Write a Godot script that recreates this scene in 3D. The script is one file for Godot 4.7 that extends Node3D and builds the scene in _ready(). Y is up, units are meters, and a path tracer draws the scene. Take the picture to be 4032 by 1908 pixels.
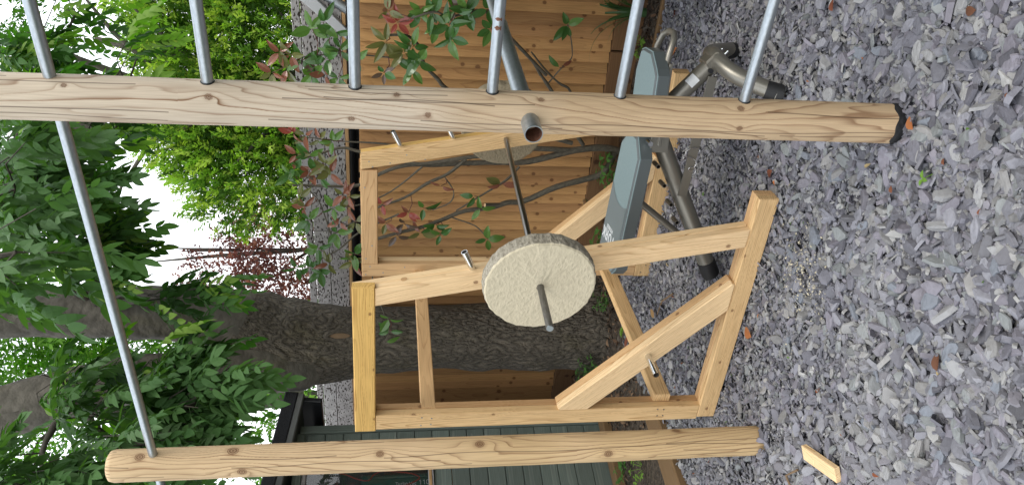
extends Node3D
# A garden corner photographed with the phone turned on its side: slate chippings, a home-made
# timber rack with a barbell, a weight bench, a ladder of round posts and pipes, fence, shed and trees.

var rng := RandomNumberGenerator.new()
var taken := {}
var M := {}

# ------------------------------------------------------------------ mesh building
class G:
	var v := PackedVector3Array()
	var n := PackedVector3Array()
	var uv := PackedVector2Array()
	var c := PackedColorArray()
	var col := Color(1, 1, 1)
	func tri(a: Vector3, b: Vector3, d: Vector3, na: Vector3, nb: Vector3, nd: Vector3, ua := Vector2.ZERO, ub := Vector2.ZERO, ud := Vector2.ZERO) -> void:
		if (b - a).cross(d - a).dot(na + nb + nd) > 0.0:
			v.append_array([a, d, b]); n.append_array([na, nd, nb]); uv.append_array([ua, ud, ub])
		else:
			v.append_array([a, b, d]); n.append_array([na, nb, nd]); uv.append_array([ua, ub, ud])
		c.append_array([col, col, col])
	func flat(a: Vector3, b: Vector3, d: Vector3, hint: Vector3, ua := Vector2.ZERO, ub := Vector2.ZERO, ud := Vector2.ZERO) -> void:
		var m := (b - a).cross(d - a)
		if m.length_squared() < 1e-18:
			return
		m = m.normalized()
		if m.dot(hint) < 0.0:
			m = -m
		tri(a, b, d, m, m, m, ua, ub, ud)
	func quad(a: Vector3, b: Vector3, d: Vector3, e: Vector3, hint: Vector3) -> void:
		flat(a, b, d, hint, Vector2(0, 0), Vector2(1, 0), Vector2(1, 1)); flat(a, d, e, hint, Vector2(0, 0), Vector2(1, 1), Vector2(0, 1))
	func mesh() -> ArrayMesh:
		var a := []
		a.resize(Mesh.ARRAY_MAX)
		a[Mesh.ARRAY_VERTEX] = v; a[Mesh.ARRAY_NORMAL] = n; a[Mesh.ARRAY_TEX_UV] = uv; a[Mesh.ARRAY_COLOR] = c
		var m := ArrayMesh.new()
		m.add_surface_from_arrays(Mesh.PRIMITIVE_TRIANGLES, a)
		return m

func basis_for(t: Vector3) -> Basis:
	var up := Vector3.UP if absf(t.y) < 0.9 else Vector3.RIGHT
	var x := up.cross(t).normalized()
	return Basis(x, t.cross(x).normalized(), t)

# a round tube along points, each with its radius; wob roughens it
func tube(g: G, pts: Array, rad: Array, sides := 16, cap := true, wob: FastNoiseLite = null, wamp := 0.0, us := 1.0, vs := 1.0) -> void:
	var k := pts.size()
	var rings := []
	var norms := []
	var along := 0.0
	var vv := []
	var b := Basis()
	for i in k:
		var p: Vector3 = pts[i]
		var t: Vector3 = (pts[mini(i + 1, k - 1)] - pts[maxi(i - 1, 0)]).normalized()
		if i == 0:
			b = basis_for(t)
		else:
			var x: Vector3 = (b.x - t * b.x.dot(t)).normalized()
			b = Basis(x, t.cross(x), t)
			along += (p - pts[i - 1]).length()
		vv.append(along * vs)
		var ring := []
		var nn := []
		for j in sides + 1:
			var an := TAU * float(j % sides) / sides
			var dir: Vector3 = b.x * cos(an) + b.y * sin(an)
			var r: float = rad[i]
			if wob:
				var q: Vector3 = p + dir * r
				r += wob.get_noise_3d(q.x, q.y, q.z) * wamp
			ring.append(p + dir * r); nn.append(dir)
		rings.append(ring); norms.append(nn)
	if wob:  # normals from the roughened shape
		for i in k:
			for j in sides + 1:
				var jj := j % sides
				var du: Vector3 = rings[i][(jj + 1) % sides] - rings[i][(jj + sides - 1) % sides]
				var dv: Vector3 = rings[mini(i + 1, k - 1)][jj] - rings[maxi(i - 1, 0)][jj]
				var m := du.cross(dv).normalized()
				norms[i][j] = m if m.dot(norms[i][j]) > 0 else -m
	for i in k - 1:
		for j in sides:
			var u0 := us * float(j) / sides
			var u1 := us * float(j + 1) / sides
			g.tri(rings[i][j], rings[i][j + 1], rings[i + 1][j + 1], norms[i][j], norms[i][j + 1], norms[i + 1][j + 1], Vector2(u0, vv[i]), Vector2(u1, vv[i]), Vector2(u1, vv[i + 1]))
			g.tri(rings[i][j], rings[i + 1][j + 1], rings[i + 1][j], norms[i][j], norms[i + 1][j + 1], norms[i + 1][j], Vector2(u0, vv[i]), Vector2(u1, vv[i + 1]), Vector2(u0, vv[i + 1]))
	if cap:
		for e in [0, k - 1]:
			var t: Vector3 = (pts[0] - pts[1]).normalized() if e == 0 else (pts[k - 1] - pts[k - 2]).normalized()
			for j in sides:
				g.tri(pts[e], rings[e][j], rings[e][j + 1], t, t, t, Vector2(0.5, vv[e]), Vector2(0.45, vv[e]), Vector2(0.55, vv[e]))

# an open pipe with a wall: outside, inside and the two rings at its ends
func pipe(g: G, a: Vector3, b: Vector3, r: float, wall := 0.003, sides := 24) -> void:
	tube(g, [a, b], [r, r], sides, false, null, 0, 2.0, 6.0)
	var bs := basis_for((b - a).normalized())
	for j in sides:
		var d0 := bs.x * cos(TAU * j / sides) + bs.y * sin(TAU * j / sides)
		var d1 := bs.x * cos(TAU * (j + 1) / sides) + bs.y * sin(TAU * (j + 1) / sides)
		for e in [a, b]:
			var o: Vector3 = (e - (a + b) * 0.5).normalized()
			g.flat(e + d0 * r, e + d1 * r, e + d1 * (r - wall), o); g.flat(e + d0 * r, e + d1 * (r - wall), e + d0 * (r - wall), o)
func bore(g: G, a: Vector3, b: Vector3, r: float, sides := 24) -> void:
	var bs := basis_for((b - a).normalized())
	for j in sides:
		var d0 := bs.x * cos(TAU * j / sides) + bs.y * sin(TAU * j / sides)
		var d1 := bs.x * cos(TAU * (j + 1) / sides) + bs.y * sin(TAU * (j + 1) / sides)
		g.tri(a + d0 * r, a + d1 * r, b + d1 * r, -d0, -d1, -d1); g.tri(a + d0 * r, b + d1 * r, b + d0 * r, -d0, -d1, -d0)

func inset(p: PackedVector2Array, b: float) -> PackedVector2Array:
	var out := PackedVector2Array()
	var k := p.size()
	var area := 0.0
	for i in k:
		area += p[i].cross(p[(i + 1) % k])
	var sg := 1.0 if area > 0 else -1.0
	for i in k:
		var d0 := (p[i] - p[(i + k - 1) % k]).normalized()
		var d1 := (p[(i + 1) % k] - p[i]).normalized()
		var n0 := Vector2(-d0.y, d0.x) * sg
		var n1 := Vector2(-d1.y, d1.x) * sg
		out.append(p[i] + (n0 + n1) * b / maxf(0.35, 1.0 + n0.dot(n1)))
	return out

# a plank: the convex outline poly in the plane (ex, ey) from o, from z0 to z1 along ez, edges bevelled, grain along gd
func prism(g: G, o: Vector3, ex: Vector3, ey: Vector3, ez: Vector3, poly: PackedVector2Array, z0: float, z1: float, bev: float, gd: Vector2, tw := 0.2, tl := 1.5) -> void:
	var k := poly.size()
	var ins := inset(poly, bev)
	var gp := Vector2(-gd.y, gd.x)
	var cen := Vector2.ZERO
	var umin := 1e9
	var vmin := 1e9
	for p in poly:
		cen += p / k
		umin = minf(umin, p.dot(gp)); vmin = minf(vmin, p.dot(gd))
	var uo := [rng.randf_range(0.0, 0.55), rng.randf_range(0.0, 0.55), rng.randf_range(0.0, 0.6)]
	var vo := rng.randf_range(0.0, 0.06)
	var lo := minf(z0, z1)
	var hi := maxf(z0, z1)
	for f in 2:
		var z: float = [lo, hi][f]
		var nn: Vector3 = ez * [-1.0, 1.0][f]
		var uvs := []
		for p in ins:
			uvs.append(Vector2((p.dot(gp) - umin) / tw + uo[f], (p.dot(gd) - vmin) / tl + vo))
		for i in range(1, k - 1):
			g.flat(o + ex * ins[0].x + ey * ins[0].y + ez * z, o + ex * ins[i].x + ey * ins[i].y + ez * z, o + ex * ins[i + 1].x + ey * ins[i + 1].y + ez * z, nn, uvs[0], uvs[i], uvs[i + 1])
	var rz := [lo, lo + bev, hi - bev, hi]
	for i in k:
		var j := (i + 1) % k
		var ed := (poly[j] - poly[i]).normalized()
		var mid := (poly[i] + poly[j]) * 0.5 - cen
		var en := Vector2(ed.y, -ed.x)
		if en.dot(mid) < 0:
			en = -en
		var nn := ex * en.x + ey * en.y
		var longw := absf(ed.dot(gd)) > 0.75
		for q in 3:
			var pa: PackedVector2Array = ins if q == 0 else poly
			var pb: PackedVector2Array = ins if q == 2 else poly
			var za: float = rz[q]
			var zb: float = rz[q + 1]
			var a := o + ex * pa[i].x + ey * pa[i].y + ez * za
			var b := o + ex * pa[j].x + ey * pa[j].y + ez * za
			var d := o + ex * pb[j].x + ey * pb[j].y + ez * zb
			var e := o + ex * pb[i].x + ey * pb[i].y + ez * zb
			var hint := nn + ez * (-0.5 if q == 0 else 0.5 if q == 2 else 0.0)
			var u0: float = uo[2] + i * 0.05
			var ua: Vector2; var ub: Vector2; var ud: Vector2; var ue: Vector2
			if longw:
				ua = Vector2(u0 + za / tw, (poly[i].dot(gd) - vmin) / tl + vo); ub = Vector2(u0 + za / tw, (poly[j].dot(gd) - vmin) / tl + vo)
				ud = Vector2(u0 + zb / tw, ub.y); ue = Vector2(u0 + zb / tw, ua.y)
			else:
				ua = Vector2(poly[i].dot(gp) / tw * 0.7, za / tl * 3 + vo); ub = Vector2(poly[j].dot(gp) / tw * 0.7, za / tl * 3 + vo)
				ud = Vector2(ub.x, zb / tl * 3 + vo); ue = Vector2(ua.x, zb / tl * 3 + vo)
			g.flat(a, b, d, hint, ua, ub, ud); g.flat(a, d, e, hint, ua, ud, ue)

func rect(x0: float, y0: float, x1: float, y1: float) -> PackedVector2Array:
	return PackedVector2Array([Vector2(x0, y0), Vector2(x1, y0), Vector2(x1, y1), Vector2(x0, y1)])

# a leaf of length l and width w from p along d, its face towards up
func leaf(g: G, p: Vector3, d: Vector3, up: Vector3, l: float, w: float, fold := 0.25, curl := 0.2, segs := 4, round_ := 0.0) -> void:
	d = d.normalized()
	var s := d.cross(up).normalized()
	var m := s.cross(d).normalized()
	var prev := []
	for i in segs + 1:
		var t := float(i) / segs
		var ww := w * 0.5 * pow(sin(PI * pow(t, 0.85 + round_ * 0.25)), 0.8) if i > 0 and i < segs else 0.0
		var c := p + d * (l * t) - m * (curl * l * t * t)
		var cur := [c - s * ww + m * (fold * ww), c, c + s * ww + m * (fold * ww)]
		if i > 0:
			g.flat(prev[0], prev[1], cur[1], m); g.flat(prev[0], cur[1], cur[0], m)
			g.flat(prev[1], prev[2], cur[2], m); g.flat(prev[1], cur[2], cur[1], m)
		prev = cur

# ------------------------------------------------------------------ naming
func numbered(parent: Node, called: String) -> String:
	var key := str(parent.get_instance_id()) + called
	var k: int = taken.get(key, 0)
	taken[key] = k + 1
	return called if k == 0 else "%s_%03d" % [called, k]

func put(parent: Node, g, called: String, m: Material) -> MeshInstance3D:
	var o := MeshInstance3D.new()
	o.mesh = g.mesh() if g is G else g
	o.name = numbered(parent, called)
	o.material_override = m
	parent.add_child(o, true)
	if parent != self and parent is Node3D and not parent is MeshInstance3D:
		o.position = -(parent as Node3D).position   # parts are built in world metres
	return o

func thing(called: String, at: Vector3, label: String, category: String, group := "") -> Node3D:
	var o := Node3D.new()
	o.name = numbered(self, called)
	add_child(o, true)
	o.position = at
	return tag(o, label, category, group)

func tag(o: Node3D, label: String, category := "", group := "", kind := "") -> Node3D:
	if label: o.set_meta("label", label)
	if category: o.set_meta("category", category)
	if group: o.set_meta("group", group)
	if kind: o.set_meta("kind", kind)
	return o

func copies(parent: Node, called: String, mesh: Mesh, m: Material, xf: Array, cols: Array) -> MultiMeshInstance3D:
	var mm := MultiMesh.new()
	mm.transform_format = MultiMesh.TRANSFORM_3D
	mm.use_colors = true
	mm.mesh = mesh
	mm.instance_count = xf.size()
	for i in xf.size():
		mm.set_instance_transform(i, xf[i]); mm.set_instance_color(i, cols[i])
	var o := MultiMeshInstance3D.new()
	o.multimesh = mm
	o.material_override = m
	o.name = numbered(parent, called)
	parent.add_child(o, true)
	if parent != self and parent is Node3D and not parent is MeshInstance3D:
		o.position = -(parent as Node3D).position
	o.set_meta("kind", "stuff")
	return o

# ------------------------------------------------------------------ textures and materials
func noise(sd: int, f: float, type := FastNoiseLite.TYPE_SIMPLEX_SMOOTH, oct := 3) -> FastNoiseLite:
	var q := FastNoiseLite.new()
	q.seed = sd; q.frequency = f; q.noise_type = type
	q.fractal_octaves = oct
	q.fractal_type = FastNoiseLite.FRACTAL_FBM if oct > 1 else FastNoiseLite.FRACTAL_NONE
	return q

func srgb8(x: float) -> int:
	x = clampf(x, 0, 1)
	return int((x * 12.92 if x < 0.0031308 else 1.055 * pow(x, 1.0 / 2.4) - 0.055) * 255.0 + 0.5)

func tex(data: PackedByteArray, w: int, h: int) -> ImageTexture:
	var im := Image.create_from_data(w, h, false, Image.FORMAT_RGB8, data)
	im.generate_mipmaps()
	return ImageTexture.create_from_image(im)

func bump(data: PackedByteArray, w: int, h: int, s: float) -> ImageTexture:
	var im := Image.create_from_data(w, h, false, Image.FORMAT_RGB8, data)
	im.convert(Image.FORMAT_L8)
	im.bump_map_to_normal_map(s)
	return ImageTexture.create_from_image(im)

# sawn or turned timber: annual rings cut by a plane (round_r 0) or by a cylinder, with knots, fibre and checks
func wood(w: int, h: int, pw: float, ph: float, sd: int, base: Color, late: Color, ring: float, knots: Array, round_r := 0.0, checks := 0, contrast := 1.0, grey := Color(0, 0, 0, 0)) -> Array:
	var n1 := noise(sd, 1.0, FastNoiseLite.TYPE_SIMPLEX_SMOOTH, 2)
	var n2 := noise(sd + 1, 1.0, FastNoiseLite.TYPE_SIMPLEX_SMOOTH, 1)
	var data := PackedByteArray()
	data.resize(w * h * 3)
	var lut := PackedByteArray()
	for i in 1025:
		lut.append(srgb8(i / 1024.0))
	var ct := []
	for i in checks:
		ct.append([float(i) / checks + n1.get_noise_2d(i * 7.3, 0) * 0.1, sd * 3.1 + i * 11.7])
	for y in h:
		var a := ph * y / h
		var px := n2.get_noise_2d(a * 0.8, 3.0) * (0.030 if round_r > 0 else 0.03)
		var pz := n2.get_noise_2d(a * 0.7, 17.0) * (0.030 if round_r > 0 else 0.03) + (0.012 if round_r > 0 else 0.0)
		var near := []
		for kn in knots:
			if absf(kn[0] - a) < kn[2] * 9.0:
				near.append(kn)
		var cx := []
		for q in ct:
			if n2.get_noise_2d(a * 1.1, q[1]) > 0.08:
				cx.append(fposmod(q[0] + n2.get_noise_2d(a * 2.0, q[1] + 50.0) * 0.03, 1.0) * w)
		var stain := n1.get_noise_2d(a * 2.2, 90.0)
		for x in w:
			var b := pw * x / w
			var r: float
			if round_r > 0:
				var th := TAU * x / w
				var dx := round_r * cos(th) - px
				var dz := round_r * sin(th) - pz
				r = sqrt(dx * dx + dz * dz) + a * 0.004 + n1.get_noise_3d(a * 1.5, cos(th) * 0.8, sin(th) * 0.8) * 0.0042 + n2.get_noise_3d(a * 9.0, cos(th) * 3.0, sin(th) * 3.0) * 0.0007
			else:
				var db := b - pw * 0.5 - px
				var dc := 0.05 + pz
				r = sqrt(db * db + dc * dc) + a * 0.006 + n1.get_noise_2d(a * 2.6, b * 22.0) * 0.004
			var kd := 0.0
			var rim := 0.0
			for kn in near:
				var dy: float = b - kn[1]
				if round_r > 0:
					dy = wrapf(dy, -pw * 0.5, pw * 0.5)
				var da: float = (a - kn[0]) / 1.25
				var d2 := da * da + dy * dy
				var kr: float = kn[2]
				var e2 := (da * da / 6.0 + dy * dy) / (kr * kr * 3.2)
				if e2 < 6.0:
					r += kr * 0.75 * exp(-e2)
				var dd := sqrt(d2) / kr
				if dd < 1.0:
					kd = maxf(kd, 0.75 + 0.25 * sin(dd * 14.0))
				elif dd < 1.9:
					rim = maxf(rim, 1.0 - (dd - 1.0) / 0.9)
			var f := fposmod(r / ring, 1.0)
			var l := clampf((f - 0.45) / 0.48, 0.0, 1.0)
			l = (l * l * l * 0.85 + l * 0.15) * (1.0 if f < 0.95 else (1.0 - f) / 0.05)
			l *= contrast * (0.75 + 0.6 * n2.get_noise_2d(r * 260.0 + 31.0, a * 0.8))
			var fib := n2.get_noise_2d(a * 9.0, b * 700.0) * 0.13 + stain * 0.06 + n1.get_noise_2d(a * 5.0, b * 30.0) * 0.06
			l = clampf(l + rim * 0.25, 0.0, 1.0)
			var br := base.r
			var bg := base.g
			var bb := base.b
			if grey.a > 0.0:
				var wt := clampf((a - grey.a) * 1.6 + 0.5 + stain * 0.7, 0.0, 1.0)
				br = lerpf(br, grey.r, wt); bg = lerpf(bg, grey.g, wt); bb = lerpf(bb, grey.b, wt)
			var cr := lerpf(br, late.r, l) * (1.0 + fib)
			var cg := lerpf(bg, late.g, l) * (1.0 + fib * 1.1)
			var cb := lerpf(bb, late.b, l) * (1.0 + fib * 1.2)
			if kd > 0.0:
				cr = lerpf(cr, base.r * 0.26, kd); cg = lerpf(cg, base.g * 0.17, kd); cb = lerpf(cb, base.b * 0.13, kd)
			for q in cx:
				var kk := clampf(1.5 - absf(x - q), 0.0, 1.0) * 0.8
				if kk > 0.0:
					cr *= 1.0 - kk * 0.85; cg *= 1.0 - kk * 0.88; cb *= 1.0 - kk * 0.9
			var o := (y * w + x) * 3
			data[o] = lut[clampi(int(cr * 1024.0), 0, 1024)]; data[o + 1] = lut[clampi(int(cg * 1024.0), 0, 1024)]; data[o + 2] = lut[clampi(int(cb * 1024.0), 0, 1024)]
	return [tex(data, w, h), bump(data, w, h, 1.5)]

func mat(c: Color, rough := 0.8, metal := 0.0) -> StandardMaterial3D:
	var m := StandardMaterial3D.new()
	m.albedo_color = c.linear_to_srgb()
	m.roughness = rough
	m.metallic = metal
	return m

func textured(t: Array, tint := Color(1, 1, 1), rough := 0.78, depth := 0.6) -> StandardMaterial3D:
	var m := mat(tint, rough)
	m.albedo_texture = t[0]
	if t.size() > 1:
		m.normal_enabled = true
		m.normal_texture = t[1]
		m.normal_scale = depth
	return m

# noise mapped from colour a to colour b, and its relief
func mottle(w: int, h: int, sd: int, f: float, a: Color, b: Color, type := FastNoiseLite.TYPE_SIMPLEX_SMOOTH, oct := 4, gain := 1.4, sx := 1.0, ridged := false, s := 3.0) -> Array:
	var q := noise(sd, f, type, oct)
	if ridged:
		q.fractal_type = FastNoiseLite.FRACTAL_RIDGED
	q.domain_warp_enabled = ridged
	q.domain_warp_amplitude = 18.0
	q.domain_warp_frequency = f * 1.3
	var data := PackedByteArray()
	data.resize(w * h * 3)
	var raw := PackedByteArray()
	raw.resize(w * h * 3)
	for y in h:
		var e := smoothstep(0.8, 1.0, float(y) / h)
		for x in w:
			# blended over the last fifth so that it tiles
			var t := q.get_noise_2d(x * sx, y)
			if e > 0.0:
				t = lerpf(t, q.get_noise_2d(x * sx, y - h), e)
			var ex := smoothstep(0.8, 1.0, float(x) / w)
			if ex > 0.0:
				t = lerpf(t, q.get_noise_2d((x - w) * sx, y if e < 0.5 else y - h), ex)
			t = clampf(0.5 + t * 0.5 * gain, 0, 1)
			var o := (y * w + x) * 3
			data[o] = srgb8(lerpf(a.r, b.r, t)); data[o + 1] = srgb8(lerpf(a.g, b.g, t)); data[o + 2] = srgb8(lerpf(a.b, b.b, t))
			var k := int(t * 255)
			raw[o] = k; raw[o + 1] = k; raw[o + 2] = k
	return [tex(data, w, h), bump(raw, w, h, s)]

func leafy(c: Color, back: Color, rough := 0.5, vertex := false) -> StandardMaterial3D:
	var m := mat(c, rough)
	m.cull_mode = BaseMaterial3D.CULL_DISABLED
	m.backlight_enabled = true
	m.metallic_specular = 0.25 if rough > 0.4 else 0.5
	m.backlight = back.linear_to_srgb()
	m.vertex_color_use_as_albedo = vertex
	return m

func triplanar(m: StandardMaterial3D, s: float) -> StandardMaterial3D:
	m.uv1_triplanar = true
	m.uv1_world_triplanar = true
	m.uv1_scale = Vector3(s, s, s)
	return m

func make_materials() -> void:
	var kn := func(list: Array, ph: float, pw: float, r0: float, r1: float, k: int) -> Array:
		for i in k:
			list.append([ph * (i + rng.randf_range(0.15, 0.85)) / k, pw * rng.randf_range(0.1, 0.9), rng.randf_range(r0, r1)])
		return list
	var c := 0.314
	# big near post: knots spread round it as it grew
	M.post_near = textured(wood(288, 1600, c, 2.2, 11, Color(0.52, 0.375, 0.225), Color(0.20, 0.10, 0.045), 0.0047, [[0.44, 0.06, 0.007], [0.44, 0.11, 0.006], [0.93, 0.055, 0.006], [1.19, 0.10, 0.006], [1.26, 0.055, 0.006], [1.36, 0.115, 0.006], [1.66, 0.075, 0.007], [1.95, 0.06, 0.005], [1.0, 0.28, 0.01], [1.6, 0.25, 0.01]], 0.05, 18, 0.8, Color(0.56, 0.465, 0.355, 1.05)), Color(1, 1, 1), 0.8, 0.9)
	M.post_far = textured(wood(288, 1600, c, 2.2, 23, Color(0.55, 0.385, 0.20), Color(0.20, 0.095, 0.035), 0.0050, [[0.30, 0.12, 0.009], [0.55, 0.20, 0.012], [0.62, 0.10, 0.008], [0.98, 0.15, 0.012], [1.0, 0.08, 0.010], [1.30, 0.17, 0.010], [1.42, 0.10, 0.013], [1.75, 0.14, 0.014], [1.72, 0.21, 0.012], [1.9, 0.06, 0.010], [2.02, 0.15, 0.012], [0.8, 0.27, 0.01], [1.5, 0.28, 0.01]], 0.05, 12, 0.8, Color(0.60, 0.43, 0.25, 1.0)), Color(1, 1, 1), 0.8, 0.9)
	var pale := wood(160, 1100, 0.2, 1.5, 31, Color(0.68, 0.47, 0.27), Color(0.46, 0.27, 0.125), 0.0042, kn.call([], 1.5, 0.2, 0.004, 0.008, 7), 0.0, 0, 0.95)
	var gold := wood(160, 1100, 0.2, 1.5, 47, Color(0.66, 0.43, 0.20), Color(0.40, 0.21, 0.07), 0.0046, kn.call([], 1.5, 0.2, 0.004, 0.009, 6), 0.0, 0, 1.15)
	M.pine = textured(pale, Color(1.12, 1.16, 1.12)); M.pine_pink = textured(pale, Color(1.08, 1.10, 1.06)); M.pine_warm = textured(pale, Color(0.88, 0.80, 0.66))
	M.gold = textured(gold, Color(1.0, 1.03, 1.08)); M.yellow = textured(gold, Color(1.0, 0.96, 0.62)); M.brown = textured(gold, Color(0.74, 0.68, 0.66))
	M.grey_pine = textured(pale, Color(0.62, 0.62, 0.66)); M.tan = textured(pale, Color(0.86, 0.78, 0.66))
	var ft := []
	for i in 2:
		ft.append(wood(160, 900, 0.2, 1.5, 61 + i * 9, Color(0.41, 0.225, 0.088), Color(0.24, 0.115, 0.04), 0.0055, kn.call([], 1.5, 0.2, 0.006, 0.012, 12), 0.0, 0, 0.6))
	M.fence = []
	for i in 6:
		var s := 0.86 + 0.09 * i
		M.fence.append(textured(ft[i % 2], Color(s, s * (0.97 + 0.02 * (i % 3)), s * (0.95 + 0.03 * (i % 2)))))
	M.gravel_board = textured(ft[0], Color(0.42, 0.40, 0.42), 0.9)
	M.sleeper = textured(ft[1], Color(0.42, 0.46, 0.52), 0.9)
	var paint := wood(160, 800, 0.2, 1.5, 83, Color(0.112, 0.138, 0.116), Color(0.20, 0.222, 0.19), 0.007, [], 0.0, 0, 0.6)
	M.shed = []
	for i in 4:
		var s := 0.92 + 0.1 * i
		M.shed.append(textured(paint, Color(s, s, s), 0.7))
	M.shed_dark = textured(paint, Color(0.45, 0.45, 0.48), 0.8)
	var wt := peeling()
	M.white = [textured(wt, Color(0.98, 0.97, 0.97), 0.85, 0.8), textured(wt, Color(0.9, 0.88, 0.88), 0.85, 0.8)]
	M.white_trim = mat(Color(0.52, 0.53, 0.54), 0.8)
	M.felt = triplanar(textured(mottle(128, 128, 5, 0.2, Color(0.012, 0.013, 0.017), Color(0.035, 0.036, 0.042))), 4.0)
	M.felt.roughness = 0.95
	M.weathered = textured([mottle(128, 128, 75, 0.05, Color(0.09, 0.095, 0.095), Color(0.20, 0.205, 0.20), FastNoiseLite.TYPE_SIMPLEX_SMOOTH, 4, 1.5, 0.3)[0]], Color(1, 1, 1), 0.9)
	var zinc := mottle(128, 128, 71, 0.09, Color(0.35, 0.385, 0.41), Color(0.58, 0.62, 0.645), FastNoiseLite.TYPE_CELLULAR, 2, 1.2, 0.6)
	M.zinc = textured([zinc[0]], Color(1, 1, 1), 0.42)
	M.zinc.metallic = 0.9
	M.chrome = mat(Color(0.72, 0.73, 0.74), 0.18, 1.0)
	M.steel = mat(Color(0.33, 0.32, 0.31), 0.3, 1.0)
	M.dull_steel = textured([mottle(128, 128, 72, 0.06, Color(0.10, 0.095, 0.085), Color(0.2, 0.19, 0.175))[0]], Color(1, 1, 1), 0.45)
	M.dull_steel.metallic = 0.6
	M.rust = triplanar(textured(mottle(128, 128, 73, 0.06, Color(0.06, 0.025, 0.012), Color(0.22, 0.09, 0.05))), 20.0)
	var cem := mottle(320, 320, 91, 0.03, Color(0.48, 0.44, 0.33), Color(0.65, 0.60, 0.465), FastNoiseLite.TYPE_SIMPLEX_SMOOTH, 5, 1.2, 1.0, true, 5.0)
	M.cement = triplanar(textured(cem, Color(0.97, 0.925, 0.86), 0.9, 0.7), 4.0)
	M.cement_old = triplanar(textured(cem, Color(0.44, 0.40, 0.34), 0.95, 1.6), 5.0)
	M.cement_side = triplanar(textured(mottle(192, 192, 93, 0.06, Color(0.20, 0.175, 0.13), Color(0.44, 0.40, 0.32), FastNoiseLite.TYPE_SIMPLEX_SMOOTH, 5, 1.7, 1.0, false, 5.0), Color(1, 1, 1), 0.95, 1.5), 6.0)
	var bk := mottle(320, 320, 101, 0.018, Color(0.165, 0.14, 0.105), Color(0.055, 0.046, 0.034), FastNoiseLite.TYPE_SIMPLEX_SMOOTH, 4, 1.5, 1.8, true, 8.0)
	M.bark = textured(bk, Color(1.1, 1.1, 1.1), 0.92, 2.2)
	M.bark.vertex_color_use_as_albedo = true
	M.bark.uv1_scale = Vector3(1, 1, 1)
	M.bark_smooth = textured(mottle(256, 256, 103, 0.02, Color(0.125, 0.112, 0.09), Color(0.06, 0.054, 0.042), FastNoiseLite.TYPE_SIMPLEX_SMOOTH, 5, 1.7, 0.5, false, 4.0), Color(1, 1, 1), 0.95, 1.0)
	M.bark_smooth.vertex_color_use_as_albedo = true
	M.scar = textured(pale, Color(0.26, 0.25, 0.25), 0.95)
	M.stem = textured([mottle(64, 64, 105, 0.08, Color(0.06, 0.052, 0.038), Color(0.14, 0.125, 0.09))[0]], Color(1, 1, 1), 0.85)
	M.twig = mat(Color(0.055, 0.045, 0.034), 0.85)
	M.red_twig = mat(Color(0.12, 0.045, 0.03), 0.7)
	M.soil = triplanar(textured(mottle(256, 256, 111, 0.05, Color(0.035, 0.026, 0.018), Color(0.115, 0.088, 0.062), FastNoiseLite.TYPE_SIMPLEX_SMOOTH, 5, 1.6, 1.0, false, 8.0), Color(1, 1, 1), 1.0, 1.5), 2.2)
	M.ground = triplanar(textured(mottle(128, 128, 112, 0.06, Color(0.05, 0.07, 0.03), Color(0.09, 0.11, 0.05)), Color(1, 1, 1), 1.0), 1.0)
	M.slate_bed = triplanar(textured(mottle(256, 256, 113, 0.06, Color(0.02, 0.02, 0.023), Color(0.075, 0.075, 0.083), FastNoiseLite.TYPE_CELLULAR, 3, 1.4, 1.0, false, 10.0), Color(1, 1, 1), 0.9, 1.5), 3.0)
	var sl := mottle(256, 256, 115, 0.03, Color(0.82, 0.82, 0.82), Color(1.12, 1.12, 1.12), FastNoiseLite.TYPE_SIMPLEX_SMOOTH, 5, 1.7, 0.6, false, 4.0)
	M.slate = []
	for cc in [Color(0.178, 0.193, 0.222), Color(0.24, 0.238, 0.266), Color(0.155, 0.152, 0.176), Color(0.205, 0.194, 0.225), Color(0.29, 0.288, 0.29), Color(0.22, 0.232, 0.232)]:
		M.slate.append(triplanar(textured(sl, cc, 0.62, 0.9), 9.0))
	M.slate_stuff = triplanar(textured(sl, Color(1, 1, 1), 0.66, 0.9), 9.0)
	M.slate_stuff.vertex_color_use_as_albedo = true
	M.bench = mat(Color(0.235, 0.222, 0.19), 0.36, 0.6)
	M.pad_light = triplanar(textured([mottle(64, 64, 121, 0.2, Color(0.165, 0.228, 0.238), Color(0.195, 0.262, 0.270))[0]], Color(1, 1, 1), 0.5), 6.0)
	M.pad_mid = mat(Color(0.135, 0.162, 0.165), 0.5)
	M.pad_dark = mat(Color(0.085, 0.10, 0.102), 0.45)
	M.rubber = mat(Color(0.012, 0.012, 0.013), 0.6)
	M.black = mat(Color(0.012, 0.013, 0.016), 0.45)
	M.sleeve = triplanar(textured(mottle(64, 64, 123, 0.1, Color(0.010, 0.010, 0.011), Color(0.026, 0.026, 0.027)), Color(1, 1, 1), 0.7), 8.0)
	M.print = mat(Color(0.62, 0.64, 0.64), 0.6)
	M.sticker = mat(Color(0.75, 0.76, 0.76), 0.4)
	M.glass = mat(Color(0.03, 0.04, 0.04), 0.01)
	M.glass.transparency = BaseMaterial3D.TRANSPARENCY_ALPHA
	M.glass.albedo_color.a = 0.2
	M.vac = mat(Color(0.012, 0.10, 0.075), 0.35)
	M.red = mat(Color(0.35, 0.03, 0.02), 0.5)
	M.lamp = mat(Color(0.10, 0.11, 0.11), 0.5, 0.3)
	# leaves
	M.ash = [leafy(Color(0.042, 0.096, 0.028), Color(0.06, 0.15, 0.014), 0.6), leafy(Color(0.056, 0.118, 0.036), Color(0.06, 0.15, 0.014), 0.6), leafy(Color(0.076, 0.134, 0.055), Color(0.05, 0.13, 0.015), 0.55)]
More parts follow.
